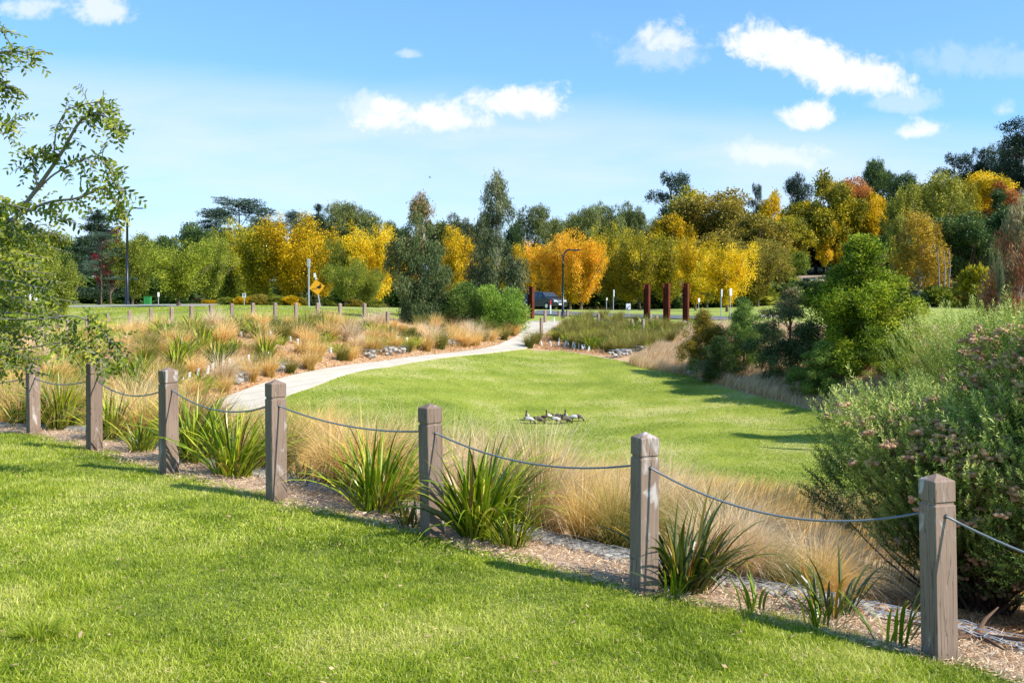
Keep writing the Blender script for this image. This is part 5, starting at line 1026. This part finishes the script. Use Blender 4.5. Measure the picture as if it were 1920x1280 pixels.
# straw litter on the mulch strip
Q = pixpts(420000, 3.2, 16, -.62, .7); s_ = sdist(Q[:, 0], Q[:, 1]); nz = .03*np.sin(Q[:, 0]*9)+.03*np.sin(Q[:, 0]*23+Q[:, 1]*7); Q = Q[(s_ > -.09+nz) & (s_ < .66+rng.normal(0, .09, len(Q)))]; n = len(Q)
D = rng.normal(size=(n, 3))*np.array([1, 1, .28])+np.array([0, 0, .12])
g = G(); leaves(g, np.column_stack([Q, height(Q[:, 0], Q[:, 1])+rng.uniform(0, .02, n)]), D, rng.uniform(.015, .06, n), rng.uniform(.003, .007, n), np.clip(rng.normal(.5, .25, n), 0, 1)); tag(g.build('straw_litter', M['litter']), 'pinkish dead straw litter strip at the foot of the near bollards', 'straw litter', kind='stuff'); print('litter', n)
Q = pixpts(90000, 3.5, 9, .3, .75); s_ = sdist(Q[:, 0], Q[:, 1]); Q = Q[(s_ > .5) & (s_ < 2.6)]; n = len(Q); D = rng.normal(size=(n, 3))*np.array([1, 1, .3])+np.array([0, 0, .15])
g = G(); leaves(g, np.column_stack([Q, height(Q[:, 0], Q[:, 1])+rng.uniform(0, .03, n)]), D, rng.uniform(.02, .08, n), rng.uniform(.004, .01, n), np.clip(rng.normal(.4, .25, n), 0, 1)); tag(g.build('leaf_litter', M['rustlitter']), 'brown leaf and twig litter under the big shrubs', 'leaf litter', kind='stuff')
# rusty mulch in the beds
Q = np.concatenate([pixpts(160000, 22, 58, -.55, .05), pixpts(60000, 38, 58, 0, .22)]); k = inside(Q, BED) | inside(Q, BED2); Q = Q[k]; n = len(Q); D = rng.normal(size=(n, 3))*np.array([1, 1, .3])+np.array([0, 0, .2])
g = G(); leaves(g, np.column_stack([Q, height(Q[:, 0], Q[:, 1])+rng.uniform(0, .03, n)]), D, rng.uniform(.05, .16, n), rng.uniform(.015, .035, n), rng.random(n)); tag(g.build('bark_mulch', M['rustlitter']), 'rust-coloured bark mulch on the planted beds', 'mulch', kind='stuff')
# dry grass: right bank and fringe below the tussocks
DRY = polyhit([(1175,684),(1210,660),(1255,648),(1300,640),(1420,660),(1560,680),(1700,700),(1700,790),(1535,768),(1400,738),(1290,704)])
Q = np.concatenate([sample_poly(DRY, 30000)]); n = len(Q); a = rng.random(n)*6.28; D = np.stack([np.cos(a)*.7+1.0, np.sin(a)*.7], 1); D /= np.linalg.norm(D, axis=1)[:, None]
g = G(); cl = .35+.9*vnoise(Q, 1.2, 9); blades(g, np.column_stack([Q, height(Q[:, 0], Q[:, 1])]), D, .55*cl*rng.uniform(.6, 1.2, n), .016, rng.uniform(.2, .9, n), np.clip(.3+rng.normal(0, .15, n), 0, 1), np.clip(.7+rng.normal(0, .2, n), 0, 1), 3)
tag(g.build('dry_grass', M['drygrass']), 'tall dry pinkish grass on the bank between the lower lawn and shrubs', 'dry grass', kind='stuff')
FR = np.array([[7.5, 14.5], [3.5, 15.3], [0, 16.3], [-3.0, 18.2], [-5.6, 21.5], [-9, 20], [-14, 19], [-8, 12.5], [-4, 11], [0, 9.5], [3, 7.5], [6, 6], [9, 10]])
Q = sample_poly(FR, 42000); Q = Q[sdist(Q[:, 0], Q[:, 1]) > .8]; n = len(Q); a = rng.random(n)*6.28; D = np.stack([np.cos(a)*.7+.9, np.sin(a)*.7], 1); D /= np.linalg.norm(D, axis=1)[:, None]
g = G(); cl = .35+.8*vnoise(Q, 1.5, 11); blades(g, np.column_stack([Q, height(Q[:, 0], Q[:, 1])]), D, .5*cl*rng.uniform(.6, 1.2, n), .009, rng.uniform(.2, .9, n), np.clip(.25+rng.normal(0, .15, n), 0, 1), np.clip(.7+rng.normal(0, .2, n), 0, 1), 3)
tag(g.build('dry_grass', M['tussock']), 'dry grass filling the slope between the near tussocks and lower lawn', 'dry grass', kind='stuff')
RB = polyhit([(1240,640),(1330,612),(1480,615),(1700,640),(1920,640),(1920,720),(1560,690),(1400,655)]); Q = sample_poly(RB, 16000); n = len(Q); a = rng.random(n)*6.28; D = np.stack([np.cos(a)*.7+.9, np.sin(a)*.7], 1); D /= np.linalg.norm(D, axis=1)[:, None]
g = G(); blades(g, np.column_stack([Q, height(Q[:, 0], Q[:, 1])]), D, rng.uniform(.3, .7, n), .02, rng.uniform(.2, .8, n), .3, rng.uniform(.5, .9, n), 3); tag(g.build('dry_grass', M['drygrass']), 'rough dry grass behind the right-hand shrubs before the field', 'dry grass', kind='stuff')

# ------------------------------------------------------------------ big round shrubs right of the near fence
def sprig_proto(r, n=26, L=.2, ll=.030, lw=.0085):
    P = []; D = []; t = []
    for i in range(n):
        u = (i+.5)/n; a = i*2.4; up = .35+.9*u; P.append([0, 0, L*u]); D.append([math.cos(a), math.sin(a), up]); t.append(u)
    return np.array(P), unit(np.array(D)), np.array(t), ll*(1-.35*np.array(t)), lw
def vn3(P, seed):
    r = np.random.default_rng(seed); K = r.normal(size=(6, 3))*2.2; ph = r.random(6)*6.28
    return .5+np.sin(P@K.T+ph).mean(1)*.9
def big_shrub(name, cx, cy, rx, ry, h, n, leaf, label, seed, low=.0, flowers=260, nstem=90, upb=.75, fl_bias=0.0, Ls=.15):
    r = np.random.default_rng(seed); zb = hz(cx, cy); root = empty(name, (cx, cy, zb)); pp, pd, pt, pl, plw = sprig_proto(r, L=Ls)
    lob = [(math.cos(a)*q, math.sin(a)*q, z, s) for a, q, z, s in zip(r.random(26)*6.28, np.sqrt(r.random(26))*.74, r.uniform(.2, .84, 26), r.uniform(.24, .38, 26))]
    lob = np.array(lob); k = r.choice(26, n); d = unit(r.normal(size=(n, 3))+np.array([0, 0, .35])); rad = .45+.55*r.random(n)**.5
    ph = np.sqrt(np.maximum(.15, 1-np.maximum(0, lob[k, 2]-.45)**2*2.2))
    C = np.column_stack([lob[k, 0]*rx*ph, lob[k, 1]*ry*ph, lob[k, 2]*h])+d*np.column_stack([lob[k, 3]*rx, lob[k, 3]*ry, lob[k, 3]*h*.62])*rad[:, None]
    keep = (C[:, 2] > low+.1); C, d, kk, rad_ = C[keep], d[keep], k[keep], rad[keep]
    Z = unit(unit(C*np.array([1/rx, 1/ry, .6/h]))*.7+d*.4+np.array([0, 0, upb])+r.normal(0, .22, C.shape)); X = unit(np.cross(Z, r.normal(size=Z.shape))); Yx = np.cross(Z, X)
    m_ = len(C); sc_ = r.uniform(.55, 1.3, m_)*np.where(r.random(m_) < .07, 1.7, 1.0)
    rot = lambda v: v[None, :, 0:1]*X[:, None]+v[None, :, 1:2]*Yx[:, None]+v[None, :, 2:3]*Z[:, None]
    P = C[:, None]+rot(pp)*sc_[:, None, None]; D = rot(pd); nl = len(pp)
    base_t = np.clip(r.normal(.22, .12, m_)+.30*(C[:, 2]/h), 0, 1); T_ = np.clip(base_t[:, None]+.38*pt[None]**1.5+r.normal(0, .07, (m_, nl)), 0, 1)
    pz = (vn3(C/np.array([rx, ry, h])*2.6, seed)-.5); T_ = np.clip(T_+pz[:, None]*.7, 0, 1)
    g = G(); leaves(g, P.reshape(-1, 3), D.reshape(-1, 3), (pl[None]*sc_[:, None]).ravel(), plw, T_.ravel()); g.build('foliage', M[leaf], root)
    g = G()
    for i in range(nstem):
        j = r.integers(m_); c = C[j]; b = np.array([r.normal(0, .12), r.normal(0, .12), 0]); mid = b*.5+c*.5+np.array([0, 0, -.12*h])*r.random(); u = np.linspace(0, 1, 7)[:, None]
        g.tube((1-u)**2*b+2*u*(1-u)*mid+u*u*c, np.linspace(.012, .003, 7), 5)
        for _ in range(6):
            j2 = r.integers(m_)
            if np.linalg.norm(C[j2]-c) < .6*rx: g.tube([.35*b+.65*c, .5*(c+C[j2]), C[j2]], [.005, .004, .002], 4)
    g.build('stems', M['stem'], root)
    if flowers:
        g = G(); wv = np.clip(vn3(C/np.array([rx, ry, h])*1.7, seed+5)-.42, 0, 1)**1.5+.01; idx = r.choice(m_, flowers, p=wv/wv.sum())
        for j in idx:
            if C[j, 2] > h*.85 and r.random() < .7: continue
            c = C[j]*1.02+Z[j]*.03; 
            for _ in range(7): q = r.normal(0, .024, 3); q[2] *= .5; g.ball(c+q, (.021, .021, .014), 5, 4, jit=.3)
        tag(g.build('flower_heads', M['flowerbrown'], root), kind='stuff')
    return tag(root, label, 'shrub')
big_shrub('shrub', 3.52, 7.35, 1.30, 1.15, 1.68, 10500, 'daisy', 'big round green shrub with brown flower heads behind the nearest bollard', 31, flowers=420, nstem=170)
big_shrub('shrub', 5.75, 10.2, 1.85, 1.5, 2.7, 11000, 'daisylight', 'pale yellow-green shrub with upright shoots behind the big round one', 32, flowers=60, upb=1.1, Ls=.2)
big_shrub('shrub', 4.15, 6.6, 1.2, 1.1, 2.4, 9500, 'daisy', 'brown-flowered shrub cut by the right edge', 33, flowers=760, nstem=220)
big_shrub('shrub', 5.9, 8.4, 1.5, 1.3, 2.7, 4600, 'daisylight', 'pale shrub outside the right edge', 34, flowers=60, upb=1.0)
g = G()
for _ in range(7):
    a = random.random()*6.28; g.tube([(0, 0, 0), (math.cos(a)*.25, math.sin(a)*.2, .03), (math.cos(a)*.5, math.sin(a)*.36, .05)], [.013, .010, .004], 6)
o = g.build('fallen_branches', M['stem']); x, y = fencepoint(1830, .55); o.location = (x, y, hz(x, y)+.02); tag(o, 'brown woody branches lying under the shrub right of the nearest bollard', 'branches')

# ------------------------------------------------------------------ leaning small-leaved tree at the left
TR = G(); TW_P = []; TW_D = []; TW_L = []
tb = np.array([-6.9, 8.7, 0.0]); tb[2] = hz(tb[0], tb[1]); troot = empty('small_leaved_tree', tuple(tb))
def bez(pts, n):
    P = np.array(pts, float); t = np.linspace(0, len(P)-1, n); Q = np.stack([np.interp(t, np.arange(len(P)), P[:, k]) for k in range(3)], 1)
    for _ in range(max(1, n//len(P)//2)): Q[1:-1] = .25*Q[:-2]+.5*Q[1:-1]+.25*Q[2:]
    return Q
fork = tb+np.array([.1, 0, 1.0])
TR.tube(bez([tb-np.array([0, 0, .2]), tb+np.array([.02, 0, .5]), fork, fork+np.array([.2, .1, 1.2])], 12)-tb, np.linspace(.10, .05, 12), 10)
def twig(P0, D0, L, droop, r=rng):
    n = 9; P = [P0]; d = unit(D0)
    for k in range(n): d = unit(d+np.array([.02, 0, -droop])+r.normal(0, .05, 3)); P.append(P[-1]+d*L/n)
    P = np.array(P); TR.tube(P-tb, np.linspace(.0026, .0009, n+1), 4, cap=False); return P
LP, LD, LN, LL, LT = [], [], [], [], []
def leafy(P, size=.066, step=.024, tb_=.5):
    d = np.concatenate([[0], np.cumsum(np.linalg.norm(np.diff(P, axis=0), axis=1))]); k = 0; tt_ = np.clip(rng.normal(tb_, .17), 0, 1); nrm = unit(rng.normal(size=3)*.6+np.array([.3, -.6, .6]))
    for s in np.arange(.03, d[-1], step):
        p = np.array([np.interp(s, d, P[:, i]) for i in range(3)]); q = np.array([np.interp(min(s+.02, d[-1]+.02), d, P[:, i]) for i in range(3)])
        t = unit(q-p) if np.linalg.norm(q-p) > 1e-6 else unit(P[-1]-P[-2]); side = unit(np.cross(t, nrm))*(1 if k % 2 else -1); k += 1
        LP.append(p); LD.append(unit(side*.9+t*.65+rng.normal(0, .16, 3)+np.array([0, 0, -.12]))); LN.append(unit(nrm+rng.normal(0, .35, 3))); LL.append(size*rng.uniform(.75, 1.2)*(1-.35*s/d[-1])); LT.append(np.clip(tt_+rng.normal(0, .12), 0, 1))
def limb(pix, r0, tw, droop=.10, size=.066, Lr=(.15, .34), start=.15, conn=None, drp=None):
    pts = [w3(a, b, c) for a, b, c in pix]
    if conn is not None: pts = [conn]+pts
    Q = bez(pts, 26); TR.tube(Q-tb, np.linspace(r0, .0035, 26), 6, cap=False); L = len(Q)
    for i in range(tw):
        u = start+(1-start)*rng.random(); k = min(L-2, int(u*(L-1))); t = unit(Q[k+1]-Q[k]); d = unit(t*.7+unit(rng.normal(size=3))*.85+np.array([0, 0, .1]))
        leafy(twig(Q[k], d, rng.uniform(*Lr)*(1.15-.4*u), droop if drp is None else drp), size)
    leafy(Q[int(L*.6):], size, .024)
limb([(-160, 560, 8.8), (-40, 500, 8.6), (50, 380, 8.3), (115, 290, 8.1), (150, 222, 7.9), (185, 212, 7.8), (212, 225, 7.7), (224, 258, 7.6)], .028, 46, conn=fork)
limb([(50, 380, 8.3), (95, 330, 8.2), (140, 305, 8.0), (180, 290, 7.8), (208, 318, 7.7), (226, 360, 7.6)], .010, 30, start=.3)
limb([(-60, 470, 8.6), (20, 410, 8.4), (90, 378, 8.2), (150, 372, 8.0), (190, 350, 7.9), (216, 372, 7.8), (228, 405, 7.8)], .016, 34, start=.25)
limb([(100, 300, 8.1), (105, 240, 8.0), (125, 205, 7.9), (160, 195, 7.8), (190, 190, 7.8)], .007, 16)
limb([(70, 350, 8.2), (60, 300, 8.2), (75, 285, 8.1), (95, 290, 8.0)], .006, 22, Lr=(.15, .3))
limb([(-260, 420, 8.9), (-200, 250, 8.6), (-100, 150, 8.3), (-50, 118, 8.0), (0, 98, 7.9), (35, 96, 7.8), (66, 106, 7.8)], .026, 34, start=.45, conn=fork)
limb([(-200, 180, 8.5), (-80, 100, 8.2), (-50, 74, 8.0), (-20, 62, 7.9), (10, 58, 7.9)], .01, 20, start=.4)
limb([(-120, 190, 8.4), (-40, 140, 8.1), (-25, 138, 8.0), (0, 150, 7.9), (12, 172, 7.9)], .01, 24, start=.4)
limb([(-90, 250, 8.2), (-30, 225, 8.0), (10, 232, 7.9), (22, 230, 7.9)], .006, 12, start=.4)
for k_ in range(62):
    y0 = random.uniform(380, 690); x1 = random.uniform(-20, 150) if y0 < 640 else random.uniform(-20, 120); dd_ = random.uniform(8.0, 9.8)
    limb([(-300+random.uniform(-40, 40), y0+random.uniform(-60, 60), dd_+.2), (-120, y0+random.uniform(-50, 30), dd_), (x1*.4-40, y0-random.uniform(5, 30), dd_-.1), (x1, y0+random.uniform(-10, 20), dd_-.2)], .009, 17 if k_ < 36 else 12, start=.1, droop=.1)
limb([(-80, 640, 8.6), (40, 655, 8.4), (120, 640, 8.2), (170, 655, 8.1), (200, 690, 8.0)], .01, 22, start=.4)
limb([(-60, 600, 8.6), (60, 600, 8.4), (140, 590, 8.3), (185, 610, 8.2), (215, 650, 8.1), (228, 690, 8.0)], .01, 26, start=.4)
for k_ in range(16):
    limb([(-300, random.uniform(100, 600), 9.5), (-500+random.uniform(-150, 150), random.uniform(50, 600), random.uniform(7.5, 10.5)), (-600+random.uniform(-250, 250), random.uniform(0, 600), random.uniform(7.5, 10.5))], .012, 22, start=.2, conn=fork)
TR.build('trunk', M['greybark'], troot, True)
P = np.array(LP)-tb; D = np.array(LD); N = np.array(LN); L = np.array(LL); t_ = np.array(LT); n = len(P); S = unit(np.cross(D, N)); Nn = np.cross(S, D); Wl = L*.21
V = np.stack([P, P+D*L[:, None]*.3+S*Wl[:, None]+Nn*.002, P+D*L[:, None]*.68+S*Wl[:, None]*.85+Nn*.002, P+D*L[:, None]-Nn*L[:, None]*.1, P+D*L[:, None]*.68-S*Wl[:, None]*.85+Nn*.002, P+D*L[:, None]*.3-S*Wl[:, None]+Nn*.002], 1).reshape(-1, 3)
g = G(); i = np.arange(n)[:, None]*6; g.add(V, np.concatenate([i+np.array([[0, 1, 2, 3]]), i+np.array([[0, 3, 4, 5]])]), np.repeat(t_, 6)); g.build('crown', M['elm'], troot)
tag(troot, 'near tree with arching sprays of small leaves entering from the left edge', 'tree'); print('elm leaves', n)
